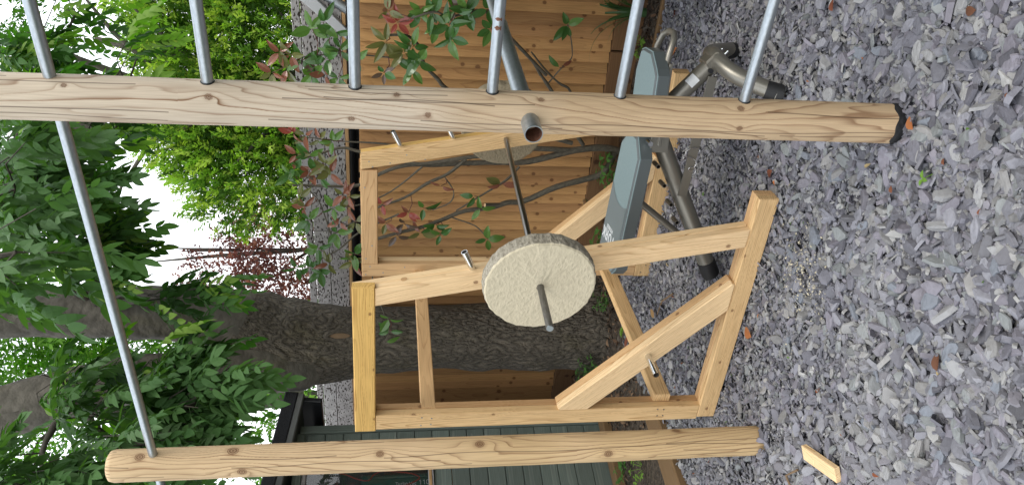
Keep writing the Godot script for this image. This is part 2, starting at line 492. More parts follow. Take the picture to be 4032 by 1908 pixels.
	M.ash_stuff = leafy(Color(1, 1, 1), Color(0.5, 0.9, 0.12), 0.5, true)
	M.hedge_stuff = leafy(Color(1, 1, 1), Color(0.85, 1.0, 0.3), 0.5, true)
	M.beech_stuff = leafy(Color(1, 1, 1), Color(0.6, 0.25, 0.2), 0.5, true)
	M.weed = leafy(Color(0.055, 0.135, 0.03), Color(0.08, 0.2, 0.02), 0.5)
	M.weed_lime = leafy(Color(0.13, 0.24, 0.04), Color(0.15, 0.3, 0.02), 0.5)
	M.strap = leafy(Color(0.045, 0.10, 0.035), Color(0.06, 0.15, 0.02), 0.4)
	M.red_leaf = [leafy(Color(0.045, 0.115, 0.025), Color(0.03, 0.08, 0.01), 0.2), leafy(Color(0.085, 0.17, 0.035), Color(0.05, 0.12, 0.01), 0.2), leafy(Color(0.12, 0.125, 0.04), Color(0.06, 0.07, 0.01), 0.2), leafy(Color(0.22, 0.085, 0.05), Color(0.08, 0.03, 0.015), 0.22), leafy(Color(0.26, 0.055, 0.038), Color(0.1, 0.02, 0.01), 0.22), leafy(Color(0.10, 0.065, 0.045), Color(0.04, 0.03, 0.01), 0.2)]
	M.dry = [leafy(Color(0.36, 0.14, 0.055), Color(0.06, 0.02, 0.005), 0.7), leafy(Color(0.17, 0.062, 0.036), Color(0.1, 0.02, 0.01), 0.7), leafy(Color(0.38, 0.24, 0.11), Color(0.2, 0.1, 0.03), 0.7), leafy(Color(0.13, 0.06, 0.035), Color(0.06, 0.02, 0.01), 0.7)]
	M.litter_stuff = leafy(Color(1, 1, 1), Color(0.06, 0.03, 0.01), 0.8, true)

# old whitewash, flaked off along the grain
func peeling() -> Array:
	var w := 512
	var h := 192
	var n1 := noise(201, 0.035, FastNoiseLite.TYPE_SIMPLEX_SMOOTH, 3)
	var n2 := noise(202, 0.012, FastNoiseLite.TYPE_SIMPLEX_SMOOTH, 2)
	var data := PackedByteArray()
	data.resize(w * h * 3)
	for y in h:
		for x in w:
			var t := n1.get_noise_2d(x * 1.9, y * 4.4) + n2.get_noise_2d(x, y * 2) * 0.32
			var p := smoothstep(0.24, 0.34, t)
			var g := 0.37 + 0.10 * n2.get_noise_2d(x * 3.0 + 400, y * 3.0) + 0.03 * n1.get_noise_2d(x * 8.0, y * 30.0)
			var o := (y * w + x) * 3
			data[o] = srgb8(lerpf(g, 0.035, p)); data[o + 1] = srgb8(lerpf(g * 0.965, 0.026, p)); data[o + 2] = srgb8(lerpf(g * 0.93, 0.02, p))
	return [tex(data, w, h), bump(data, w, h, 3.0)]

# ------------------------------------------------------------------ the scene
const UP := Vector3.UP
# the rack: near side frame's plane from RA along RD; RN points out of it to the camera's side
const RA := Vector3(-0.679, 0, -2.883)
const RD := Vector3(0.849, 0, 0.528)
const RN := Vector3(-0.528, 0, 0.849)
# the fence: from FP leftwards; FN points to the garden
const FP := Vector3(1.234, 0, -3.798)
const FD := Vector3(0.82, 0, 0.572)
const FN := Vector3(-0.572, 0, 0.82)
# the shed's face
const SB := Vector3(-1.083, 0, -4.567)
const SD := Vector3(-0.665, 0, 0.747)
const SN := Vector3(0.747, 0, 0.665)
# the bench's long axis
const BC := Vector3(-0.115, 0, -2.83)
const BD := Vector3(0.915, 0, 0.404)
const BN := Vector3(-0.404, 0, 0.915)

func rk(s: float, h: float, w: float) -> Vector3: return RA + RD * s + UP * h + RN * w
func fe(s: float, h: float, o: float) -> Vector3: return FP - FD * s + UP * h + FN * o
func sh(s: float, h: float, o: float) -> Vector3: return SB + SD * s + UP * h + SN * o
func be(a: float, h: float, o: float) -> Vector3: return BC + BD * a + UP * h + BN * o

func _ready() -> void:
	rng.seed = 20240611
	# the camera, held sideways: the picture's right is the world's down
	var cam := Camera3D.new()
	cam.name = "camera"
	var p := deg_to_rad(9.2)
	cam.transform = Transform3D(Basis(Vector3(0, -cos(p), sin(p)), Vector3(1, 0, 0), Vector3(0, sin(p), cos(p))), Vector3(0, 1.28, 0))
	cam.rotate_object_local(Vector3.BACK, 0.004)
	cam.rotate(Vector3.UP, -0.0026)
	cam.fov = 34.95
	cam.near = 0.05
	cam.far = 400.0
	add_child(cam)
	cam.current = true
	# an overcast sky, and what little direction its light has
	var we := WorldEnvironment.new()
	var env := Environment.new()
	env.background_mode = Environment.BG_SKY
	var sm := ProceduralSkyMaterial.new()
	sm.sky_top_color = Color(0.93, 0.96, 1.0)
	sm.sky_horizon_color = Color(1.0, 1.0, 1.0)
	sm.sky_curve = 0.3
	sm.ground_bottom_color = Color(0.35, 0.36, 0.33)
	sm.ground_horizon_color = Color(0.6, 0.62, 0.6)
	sm.sun_angle_max = 0.0
	var sky := Sky.new()
	sky.sky_material = sm
	env.sky = sky
	env.background_energy_multiplier = 2.1
	env.tonemap_mode = Environment.TONE_MAPPER_LINEAR
	env.tonemap_exposure = 1.04
	env.sdfgi_enabled = true
	env.ssao_enabled = true
	env.ssil_enabled = true
	we.environment = env
	we.name = "world_environment"
	add_child(we)
	var sun := DirectionalLight3D.new()
	sun.name = "sun"
	sun.light_energy = 0.5
	sun.light_angular_distance = 25.0
	sun.light_color = Color(1.0, 0.98, 0.95)
	sun.shadow_enabled = true
	sun.rotation_degrees = Vector3(-62, 38, 0)
	add_child(sun)

	make_materials()
	build_ground()
	build_fence()
	build_garage()
	build_shed()
	build_ladder()
	build_rack()
	build_barbell()
	build_bench()
	build_hedge()
	build_beech()
	build_unseen_hedge()
	build_far_tree()
	build_ash()
	build_shrub()
	build_small_plants()
	build_debris()

# ------------------------------------------------------------------ ground
func bed_outline() -> PackedVector2Array:
	return PackedVector2Array([Vector2(3.2, -2.12), Vector2(1.05, -3.505), Vector2(0.3, -4.0), Vector2(-0.1, -4.14), Vector2(-0.45, -4.12), Vector2(-0.68, -3.9), Vector2(-0.80, -3.50), Vector2(-1.048, -3.166), Vector2(-2.6, -1.30), Vector2(-2.6, 1.5), Vector2(3.2, 1.5)])

func sheet(poly: PackedVector2Array, y: float) -> G:
	var g := G.new()
	var idx := Geometry2D.triangulate_polygon(poly)
	for i in range(0, idx.size(), 3):
		var a := poly[idx[i]]
		var b := poly[idx[i + 1]]
		var c := poly[idx[i + 2]]
		g.flat(Vector3(a.x, y, a.y), Vector3(b.x, y, b.y), Vector3(c.x, y, c.y), UP, a, b, c)
	return g

func chip_mesh(sd: int) -> ArrayMesh:
	var r := RandomNumberGenerator.new()
	r.seed = sd
	var g := G.new()
	var k := r.randi_range(6, 9)
	var asp := r.randf_range(0.38, 0.8)
	var th := r.randf_range(0.10, 0.22)
	var top := []
	var low := []
	var inn := []
	for i in k:
		var a := TAU * (i + r.randf_range(-0.32, 0.32)) / k
		var q := Vector3(cos(a), 0, sin(a) * asp) * 0.5 * r.randf_range(0.78, 1.1)
		top.append(q * r.randf_range(0.9, 1.0) + UP * th * r.randf_range(0.22, 0.5))
		low.append(q * 1.03 - UP * th * 0.5)
		inn.append(q * r.randf_range(0.5, 0.82) + UP * th * r.randf_range(0.42, 0.62))
	var c := UP * th * 0.55
	for i in k:
		var j := (i + 1) % k
		g.flat(c, inn[i], inn[j], UP)
		g.flat(inn[i], top[i], top[j], UP + top[i]); g.flat(inn[i], top[j], inn[j], UP + top[i])
		g.flat(top[i], low[i], low[j], top[i]); g.flat(top[i], low[j], top[j], top[i])
	return g.mesh()

func chip_pose(x: float, z: float, l: float, y: float, steep: float) -> Transform3D:
	var b := Basis(UP, rng.randf() * TAU)
	b = Basis(Vector3(cos(rng.randf() * TAU), 0, sin(rng.randf() * TAU)).normalized(), steep) * b
	return Transform3D(b.scaled_local(Vector3(l, l * rng.randf_range(0.7, 1.25), l * rng.randf_range(0.75, 1.1))), Vector3(x, y, z))

func build_ground() -> void:
	tag(put(self, sheet(PackedVector2Array([Vector2(-80, -80), Vector2(80, -80), Vector2(80, 80), Vector2(-80, 80)]), -0.05), "ground", M.ground), "", "", "", "structure")
	tag(put(self, sheet(PackedVector2Array([Vector2(-4, -7.6), Vector2(3.2, -2.6), Vector2(3.2, -1.6), Vector2(0.9, -3.3), Vector2(-0.6, -3.4), Vector2(-2.4, -1.2), Vector2(-4, -1.2)]), -0.030), "soil_bed", M.soil), "", "", "", "structure")
	var outline := bed_outline()
	var bed := put(self, sheet(outline, -0.022), "slate_bed", M.slate_bed)
	tag(bed, "", "", "", "structure")
	var chips := []
	for i in 10:
		chips.append(chip_mesh(400 + i))
	# the 300 nearest big chips, each by itself
	for i in 300:
		var z := rng.randf_range(-2.35, -1.0)
		var x := rng.randf_range(-0.42, 0.42) * (-z + 0.35)
		var o := MeshInstance3D.new()
		o.mesh = chips[i % 10]
		o.material_override = M.slate[[0, 0, 1, 1, 2, 3, 3, 4, 5, 0][rng.randi() % 10]]
		o.name = numbered(bed, "slate_chip")
		o.transform = chip_pose(x, z, rng.randf_range(0.040, 0.072), rng.randf_range(-0.002, 0.008), rng.randf_range(0.02, 0.34))
		bed.add_child(o, true)
	var tones := [Color(0.190, 0.188, 0.216), Color(0.232, 0.230, 0.258), Color(0.140, 0.137, 0.160), Color(0.205, 0.192, 0.222), Color(0.285, 0.283, 0.285), Color(0.215, 0.226, 0.225), Color(0.115, 0.112, 0.125), Color(0.34, 0.335, 0.325), Color(0.27, 0.262, 0.255)]
	var xf := []
	var cols := []
	for q in chips.size():
		xf.append([]); cols.append([])
	var made := 0
	var dusty := noise(71, 2.4)
	while made < 155000:
		var z := rng.randf_range(-4.2, -0.75)
		var x := rng.randf_range(-0.72, 0.72) * (-z + 0.55)
		if rng.randf() > (0.35 + 0.65 * (-z) / 4.2) or not Geometry2D.is_point_in_polygon(Vector2(x, z), outline):
			continue
		made += 1
		var big := rng.randf()
		var l := (0.010 + 0.027 * pow(big, 1.9) + (0.012 if big > 0.95 else 0.0)) * (1.0 + 0.55 * smoothstep(-2.7, -1.4, z))
		var layer := rng.randf()
		var steep := rng.randf_range(0.0, 0.55) if rng.randf() < 0.82 else rng.randf_range(0.5, 1.3)
		var y := layer * 0.025 - 0.027 + l * 0.16 * sin(steep)
		xf[made % 10].append(chip_pose(x, z, l, y, steep))
		var t: Color = tones[[0, 0, 0, 1, 1, 2, 2, 3, 3, 4, 5, 6, 8, 8, 7, 1][rng.randi() % 16]]
		var s := rng.randf_range(0.62, 1.12)
		t = t.lerp(Color(0.325, 0.322, 0.322), clampf(0.5 * dusty.get_noise_2d(x, z) - 0.22 * x, 0.0, 0.38))
		cols[made % 10].append(Color(t.r * s, t.g * s, t.b * s))
	for foot in [Vector2(0.312, -1.786), Vector2(-0.683, -2.525)]:
		for k in 70:
			var an := TAU * k / 70.0 + rng.randf_range(-0.05, 0.05)
			var fr := rng.randf_range(0.056, 0.085)
			var l := rng.randf_range(0.016, 0.042)
			xf[k % 10].append(chip_pose(foot.x + cos(an) * fr, foot.y + sin(an) * fr, l, rng.randf_range(-0.004, 0.016), rng.randf_range(0.2, 0.9)))
			var t: Color = tones[rng.randi() % 4]
			cols[k % 10].append(t * rng.randf_range(0.7, 1.1))
	for q in chips.size():
		copies(bed, "slate_chippings", chips[q], M.slate_stuff, xf[q], cols[q])
	# soil crumbs, bark and leaf litter on the bed
	var lm := G.new()
	leaf(lm, Vector3(-0.5, 0, 0), Vector3.RIGHT, UP, 1.0, 0.5, 0.4, 0.3, 3)
	var lx := []
	var lc := []
	for i in 5200:
		var s := rng.randf_range(-0.3, 3.3)
		var o := rng.randf_range(0.02, 1.25)
		var q := fe(s, 0, o)
		if Geometry2D.is_point_in_polygon(Vector2(q.x, q.z), outline):
			continue
		var l := rng.randf_range(0.012, 0.05)
		lx.append(Transform3D(Basis(Vector3(rng.randf() - 0.5, rng.randf() - 0.5, 0.2).normalized(), rng.randf() * 2.0 - 1.0) * Basis(UP, rng.randf() * TAU).scaled_local(Vector3(l, l, l * rng.randf_range(0.3, 1.0))), Vector3(q.x, rng.randf_range(-0.028, -0.006), q.z)))
		var t: Color = [Color(0.07, 0.045, 0.03), Color(0.13, 0.08, 0.05), Color(0.05, 0.035, 0.026), Color(0.2, 0.13, 0.08), Color(0.10, 0.085, 0.07)][rng.randi() % 5]
		lc.append(t * rng.randf_range(0.7, 1.2))
	copies(get_node("soil_bed"), "leaf_litter", lm.mesh(), M.litter_stuff, lx, lc)
	# timber edgings of the bed
	var g := G.new()
	prism(g, Vector3(1.05, 0, -3.515), Vector3(0.84, 0, 0.543), UP, Vector3(-0.543, 0, 0.84), rect(-0.95, -0.05, 2.4, 0.010), -0.02, 0.006, 0.003, Vector2(1, 0), 0.2, 4.0)
	tag(put(self, g, "edging_board", M.sleeper), "thin brown timber edging board between slate chippings and soil below the fence", "edging")
	g = G.new()
	prism(g, Vector3(-0.79, 0, -3.585), Vector3(-0.64, 0, 0.768), UP, Vector3(0.768, 0, 0.64), rect(0, -0.05, 2.2, 0.032), -0.075, 0.075, 0.008, Vector2(1, 0), 0.25, 2.6)
	tag(put(self, g, "timber_sleeper", M.sleeper), "dark weathered timber sleeper holding back the soil bed beside the shed", "sleeper")
	g = G.new()
	prism(g, sh(-0.05, 0, 0.09), SD, UP, SN, rect(0, -0.03, 2.4, 0.02), -0.045, 0.045, 0.004, Vector2(1, 0), 0.25, 2.6)
	tag(put(self, g, "plank", M.sleeper), "old grey plank lying on the soil along the foot of the green shed", "plank")

# ------------------------------------------------------------------ fence, garage wall, shed
func build_fence() -> void:
	var t := thing("board_fence", fe(1.5, 0, 0), "orange brown closeboard fence of overlapping upright boards", "fence")
	var s := -1.2
	var i := 0
	var r := RandomNumberGenerator.new()
	r.seed = 77
	while s < 4.6:
		var w := 0.064 + r.randf_range(-0.003, 0.003)
		var g := G.new()
		var e := 0.021
		# feather-edged: thick at its left, lapping over the thin edge of the next
		var a := Vector2(s - 0.006, -0.002)
		var z0 := 0.12 + r.randf_range(-0.003, 0.003)
		var z1 := 1.435 + r.randf_range(-0.004, 0.004)
		prism(g, FP, -FD, FN, UP, PackedVector2Array([Vector2(a.x, -0.016), Vector2(a.x, -0.011), Vector2(s + w - 0.0015, e), Vector2(s + w, e - 0.001), Vector2(s + w, -0.004)]), z0, z1, 0.0012, Vector2(1, 0))
		# grain runs up the board: rebuild its UVs from the heights
		var uo := r.randf_range(0.0, 0.6)
		var vo := r.randf_range(0.0, 0.1)
		for k in g.v.size():
			var q := g.v[k]
			g.uv[k] = Vector2(uo + ((FP - q).dot(FD) - s) / 0.2, vo + q.y / 1.5)
		put(t, g, "board", M.fence[r.randi() % 6])
		s += w - 0.001
		i += 1
	s = -1.2
	while s < 4.6:
		var g := G.new()
		prism(g, FP, -FD, UP, FN, rect(s, -0.03, s + 1.44, 0.118), -0.006, 0.022, 0.003, Vector2(1, 0), 0.3, 1.6)
		put(t, g, "gravel_board", M.gravel_board)
		s += 1.45
	for hh in [0.3, 0.8, 1.3]:
		var g := G.new()
		prism(g, FP, -FD, UP, FN, rect(-1.2, hh, 4.6, hh + 0.07), -0.06, -0.012, 0.004, Vector2(1, 0), 0.3, 6.0)
		put(t, g, "rail", M.gravel_board)
	for k in 4:
		var g := G.new()
		prism(g, FP, -FD, UP, FN, rect(-1.1 + k * 1.8, -0.03, -1.02 + k * 1.8, 1.42), -0.15, -0.062, 0.004, Vector2(0, 1))
		put(t, g, "fence_post", M.gravel_board)

func build_garage() -> void:
	var t := thing("garage", fe(1.6, 0, -0.45), "flaking whitewashed board wall of an old garage behind the fence", "garage")
	var hs := [[1.527, 1.643], [1.647, 1.738], [1.742, 1.785]]
	for i in 3:
		for j in 3:
			var g := G.new()
			var s0: float = [0.14, 1.62, 3.4][j]
			if j == 0 and i > 0: s0 = 0.0
			var s1: float = [1.617, 3.397, 5.2][j]
			prism(g, FP, -FD, UP, FN, rect(s0, hs[i][0], s1, hs[i][1]), -0.325, -0.298 - 0.003 * i, 0.003, Vector2(1, 0))
			for k in g.v.size():
				var q := g.v[k]
				g.uv[k] = Vector2((FP - q).dot(FD) / 1.3 + i * 0.37 + j * 0.2, (q.y + i * 0.07) / 0.5)
			put(t, g, "board", M.white[(i + j) % 2])
	var g := G.new()
	prism(g, FP, -FD, UP, FN, rect(0.14, 1.504, 5.2, 1.524), -0.325, -0.285, 0.003, Vector2(1, 0), 0.2, 6.0)
	put(t, g, "sill_board", M.brown)
	g = G.new()  # gutter: half round, with a lip
	for k in 10:
		var a0 := PI * k / 10.0 + PI
		var a1 := PI * (k + 1) / 10.0 + PI
		var o := Vector3.ZERO
		for rr in [0.034, 0.030]:
			var c0 := fe(0.16, 1.498, -0.25)
			var c1 := fe(5.2, 1.498, -0.25)
			var d0: Vector3 = (FN * cos(a0) + UP * sin(a0)) * rr
			var d1: Vector3 = (FN * cos(a1) + UP * sin(a1)) * rr
			var nn := d0 if rr > 0.032 else -d0
			g.flat(c0 + d0, c0 + d1, c1 + d1, nn); g.flat(c0 + d0, c1 + d1, c1 + d0, nn)
	put(t, g, "gutter", M.black)
	g = G.new()
	prism(g, FP, -FD, UP, FN, rect(0.14, 0.0, 5.2, 1.502), -0.34, -0.30, 0.003, Vector2(0, 1))
	put(t, g, "wall", M.felt)
	g = G.new()
	prism(g, FP, -FD, UP, FN, rect(-1.4, 0.0, 5.2, 1.72), -2.4, -0.345, 0.003, Vector2(0, 1), 0.6, 3.0)
	put(t, g, "shell", M.shed[1])
	# sloping pale board that closes the wall's right end
	g = G.new()
	prism(g, FP, -FD, UP, FN, PackedVector2Array([Vector2(0.355, 1.50), Vector2(0.30, 1.497), Vector2(0.02, 1.775), Vector2(0.07, 1.83)]), -0.294, -0.268, 0.003, Vector2(0.70, -0.71))
	put(t, g, "sloping_board", M.white_trim)
	g = G.new()
	tube(g, [fe(0.42, 1.60, -0.295), fe(0.42, 1.60, -0.25)], [0.028, 0.026], 18)
	tube(g, [fe(0.42, 1.60, -0.25), fe(0.42, 1.605, -0.225), fe(0.42, 1.61, -0.21)], [0.026, 0.022, 0.008], 18)
	put(t, g, "wall_lamp", M.lamp)
	for k in 2:
		g = G.new()
		var s: float = [0.13, -0.04][k]
		var rr: float = [0.034, 0.022][k]
		tube(g, [fe(s + 0.1, 1.44, -0.30), fe(s, 1.60, -0.31), fe(s - 0.12, 1.80, -0.32), fe(s - 0.3, 2.1, -0.33)], [rr, rr, rr, rr], 18, true, null, 0, 2.0, 5.0)
		put(t, g, "drain_pipe", M.zinc)

func build_shed() -> void:
	var t := thing("garden_shed", sh(1.2, 0, -0.8), "dark green painted garden shed with felted roof and window", "shed")
	# ten boards below the window's sill, more beside and above it
	var r := RandomNumberGenerator.new()
	r.seed = 5
	for i in 18:
		var y0 := 0.0 + i * 0.1018
		if y0 > 1.74:
			break
		var spans := [[0.02, 2.4]]
		if y0 > 1.0:
			spans = [[0.02, 0.22], [1.02, 2.4]]
		for sp in spans:
			var g := G.new()
			prism(g, SB, SD, UP, SN, rect(sp[0], y0 + 0.001, sp[1], minf(y0 + 0.0993, 1.74)), -0.016, r.randf_range(0.0, 0.002), 0.003, Vector2(1, 0), 0.2, 1.6)
			put(t, g, "board", M.shed[r.randi() % 4])
	var g := G.new()
	prism(g, SB, SD, UP, SN, rect(-0.03, 0.0, 0.018, 1.77), -0.05, 0.016, 0.004, Vector2(0, 1), 0.2, 2.0)
	put(t, g, "corner_board", M.shed[0])
	g = G.new()
	prism(g, SB, SD, UP, SN, rect(0.02, 1.742, 2.4, 1.79), -0.03, 0.012, 0.004, Vector2(1, 0), 0.2, 2.6)
	put(t, g, "top_rail", M.shed[2])
	g = G.new()  # the other walls and the floor
	prism(g, SB, SD, UP, SN, rect(0.0, 0.0, 2.4, 1.70), -1.75, -1.72, 0.003, Vector2(1, 0), 0.3, 2.6)
	prism(g, SB, SN, UP, SD, rect(-1.72, 0.0, -0.05, 1.72), 0.0, 0.02, 0.003, Vector2(1, 0), 0.3, 2.6)
	prism(g, SB, SN, UP, SD, rect(-1.72, 0.0, -0.02, 1.9), 2.38, 2.4, 0.003, Vector2(1, 0), 0.3, 2.6)
	prism(g, SB, SD, SN, UP, rect(0.02, -1.72, 2.38, -0.02), 0.02, 0.04, 0.003, Vector2(1, 0), 0.3, 2.6)
	put(t, g, "wall", M.shed_dark)
	# roof rising to the left, felted
	var rd := (SD + UP * 0.115).normalized()
	var ru := rd.cross(SN).normalized()
	if ru.y < 0: ru = -ru
	var ro := sh(-0.16, 1.752, 0)
	g = G.new()
	prism(g, ro, rd, ru, SN, rect(0, 0.0, 2.8, 0.034), 0.118, 0.15, 0.004, Vector2(1, 0), 0.2, 3.0)
	var roof := put(t, g, "barge_board", M.weathered)
	g = G.new()
	prism(g, ro, rd, ru, SN, rect(-0.005, 0.034, 2.8, 0.108), -1.9, 0.155, 0.006, Vector2(1, 0), 0.2, 3.0)
	put(t, g, "felt_roof", M.felt)
	g = G.new()
	prism(g, ro, rd, ru, SN, rect(0.0, -0.10, 0.03, 0.033), -1.88, 0.117, 0.004, Vector2(0, 1), 0.2, 3.0)
	put(t, g, "eaves_board", M.black)
	g = G.new()
	prism(g, ro, rd, ru, SN, rect(0.031, 0.012, 2.8, 0.033), -1.88, 0.117, 0.002, Vector2(1, 0), 0.2, 3.0)
	put(t, g, "roof_boards", M.shed_dark)
	# window
	var win := G.new()
	for q in [[0.22, 1.02, 1.02, 1.05], [0.22, 1.715, 1.02, 1.74], [0.22, 1.05, 0.245, 1.715], [0.995, 1.05, 1.02, 1.715]]:
		prism(win, SB, SD, UP, SN, rect(q[0] + 0.001, q[1] + 0.001, q[2] - 0.001, q[3] - 0.001), -0.03, 0.014, 0.003, Vector2(1, 0))
	var wf := put(t, win, "window", M.white[1])
	g = G.new()
	prism(g, SB, SD, UP, SN, rect(0.244, 1.049, 0.996, 1.716), -0.012, -0.008, 0.0005, Vector2(1, 0))
	put(wf, g, "pane", M.glass)
	g = G.new()
	prism(g, SB, SD, UP, SN, rect(0.20, 1.03, 1.04, 1.046), 0.0145, 0.03, 0.003, Vector2(1, 0))
	put(wf, g, "sill", M.brown)
	g = G.new()
	prism(g, SB, SD, UP, SN, rect(0.20, 1.0195, 1.04, 1.0295), 0.015, 0.026, 0.002, Vector2(1, 0))
	put(wf, g, "sill_lip", M.white[0])
	# what stands behind the pane
	var vb := thing("tool_carton", sh(0.6, 0.95, -0.2), "dark green garden tool carton behind the shed window with white lettering", "box")
	g = G.new()
	prism(g, SB, SD, UP, SN, rect(0.262, 0.94, 0.9, 1.42), -0.34, -0.06, 0.004, Vector2(1, 0))
	put(vb, g, "carton", M.vac)
	g = G.new()
	prism(g, SB, SD, UP, SN, rect(0.275, 1.06, 0.290, 1.40), -0.0585, -0.05, 0.003, Vector2(0, 1))
	put(vb, g, "ridge", M.vac)
	for wd in [["Turbo Vac", 1.232, 0.00165, 0.327], ["110", 1.103, 0.0024, 0.322]]:
		var tm := TextMesh.new()
		var f := SystemFont.new()
		f.font_names = PackedStringArray(["Droid Sans"])
		f.font_italic = true
		tm.font = f
		tm.text = wd[0]
		tm.font_size = 16
		tm.pixel_size = wd[2]
		tm.depth = 0.002
		tm.horizontal_alignment = HORIZONTAL_ALIGNMENT_LEFT
		var o := MeshInstance3D.new()
		o.mesh = tm
		o.material_override = M.print
		o.name = numbered(vb, "lettering")
		vb.add_child(o, true)
		o.transform = Transform3D(Basis(-UP, -SD, SN), sh(wd[3], wd[1], -0.0575) - vb.position)
	g = G.new()
	var pts := []
	var cp := [Vector2(0.246, 1.62), Vector2(0.262, 1.52), Vector2(0.300, 1.437), Vector2(0.31, 1.38), Vector2(0.275, 1.35), Vector2(0.256, 1.30), Vector2(0.266, 1.20), Vector2(0.282, 1.13), Vector2(0.309, 1.096), Vector2(0.341, 1.151), Vector2(0.36, 1.20), Vector2(0.42, 1.32)]
	for k in cp.size() - 1:
		for q in 4:
			var c2: Vector2 = (cp[k] as Vector2).cubic_interpolate(cp[k + 1], cp[maxi(k - 1, 0)], cp[mini(k + 2, cp.size() - 1)], q / 4.0)
			pts.append(sh(c2.x, c2.y, -0.036))
	var rad := []
	for k in pts: rad.append(0.0036)
	tube(g, pts, rad, 8)
	tag(put(self, g, "cable", M.red), "red cable looped behind the window of the green shed", "cable")
	g = G.new()
	prism(g, SB, SD, UP, SN, rect(0.05, 0.9, 2.3, 0.93), -0.5, -0.02, 0.003, Vector2(1, 0))
	put(t, g, "shelf", M.brown)

# ------------------------------------------------------------------ the ladder of posts and pipes
func round_post(called: String, x: float, z: float, h: float, m: Material, turn: float, label: String) -> Node3D:
	var t := thing(called, Vector3(x, 0, z), label, "post", "round timber posts of the pipe ladder")
	var g := G.new()
	var pts := []
	var rad := []
	for k in 45:
		pts.append(Vector3(x, -0.2 + (h + 0.18) * k / 44.0, z)); rad.append(0.05)
	pts.append(Vector3(x, h - 0.006, z)); rad.append(0.046)
	pts.append(Vector3(x, h, z)); rad.append(0.036)
	var w := noise(int(x * 100) + 5, 6.0)
	tube(g, pts, rad, 40, true, w, 0.0011)
	for k in g.v.size():
		var q := g.v[k]
		var u := fposmod(atan2(q.z - z, q.x - x) / TAU + turn, 1.0)
		g.uv[k] = Vector2(u, clampf(q.y / 2.2, 0.001, 0.999))
	for k in range(0, g.v.size(), 3):  # close the seam
		var mx := maxf(g.uv[k].x, maxf(g.uv[k + 1].x, g.uv[k + 2].x))
		for j in 3:
			if mx - g.uv[k + j].x > 0.5:
				g.uv[k + j].x += 1.0
	put(t, g, "shaft", m)
	return t

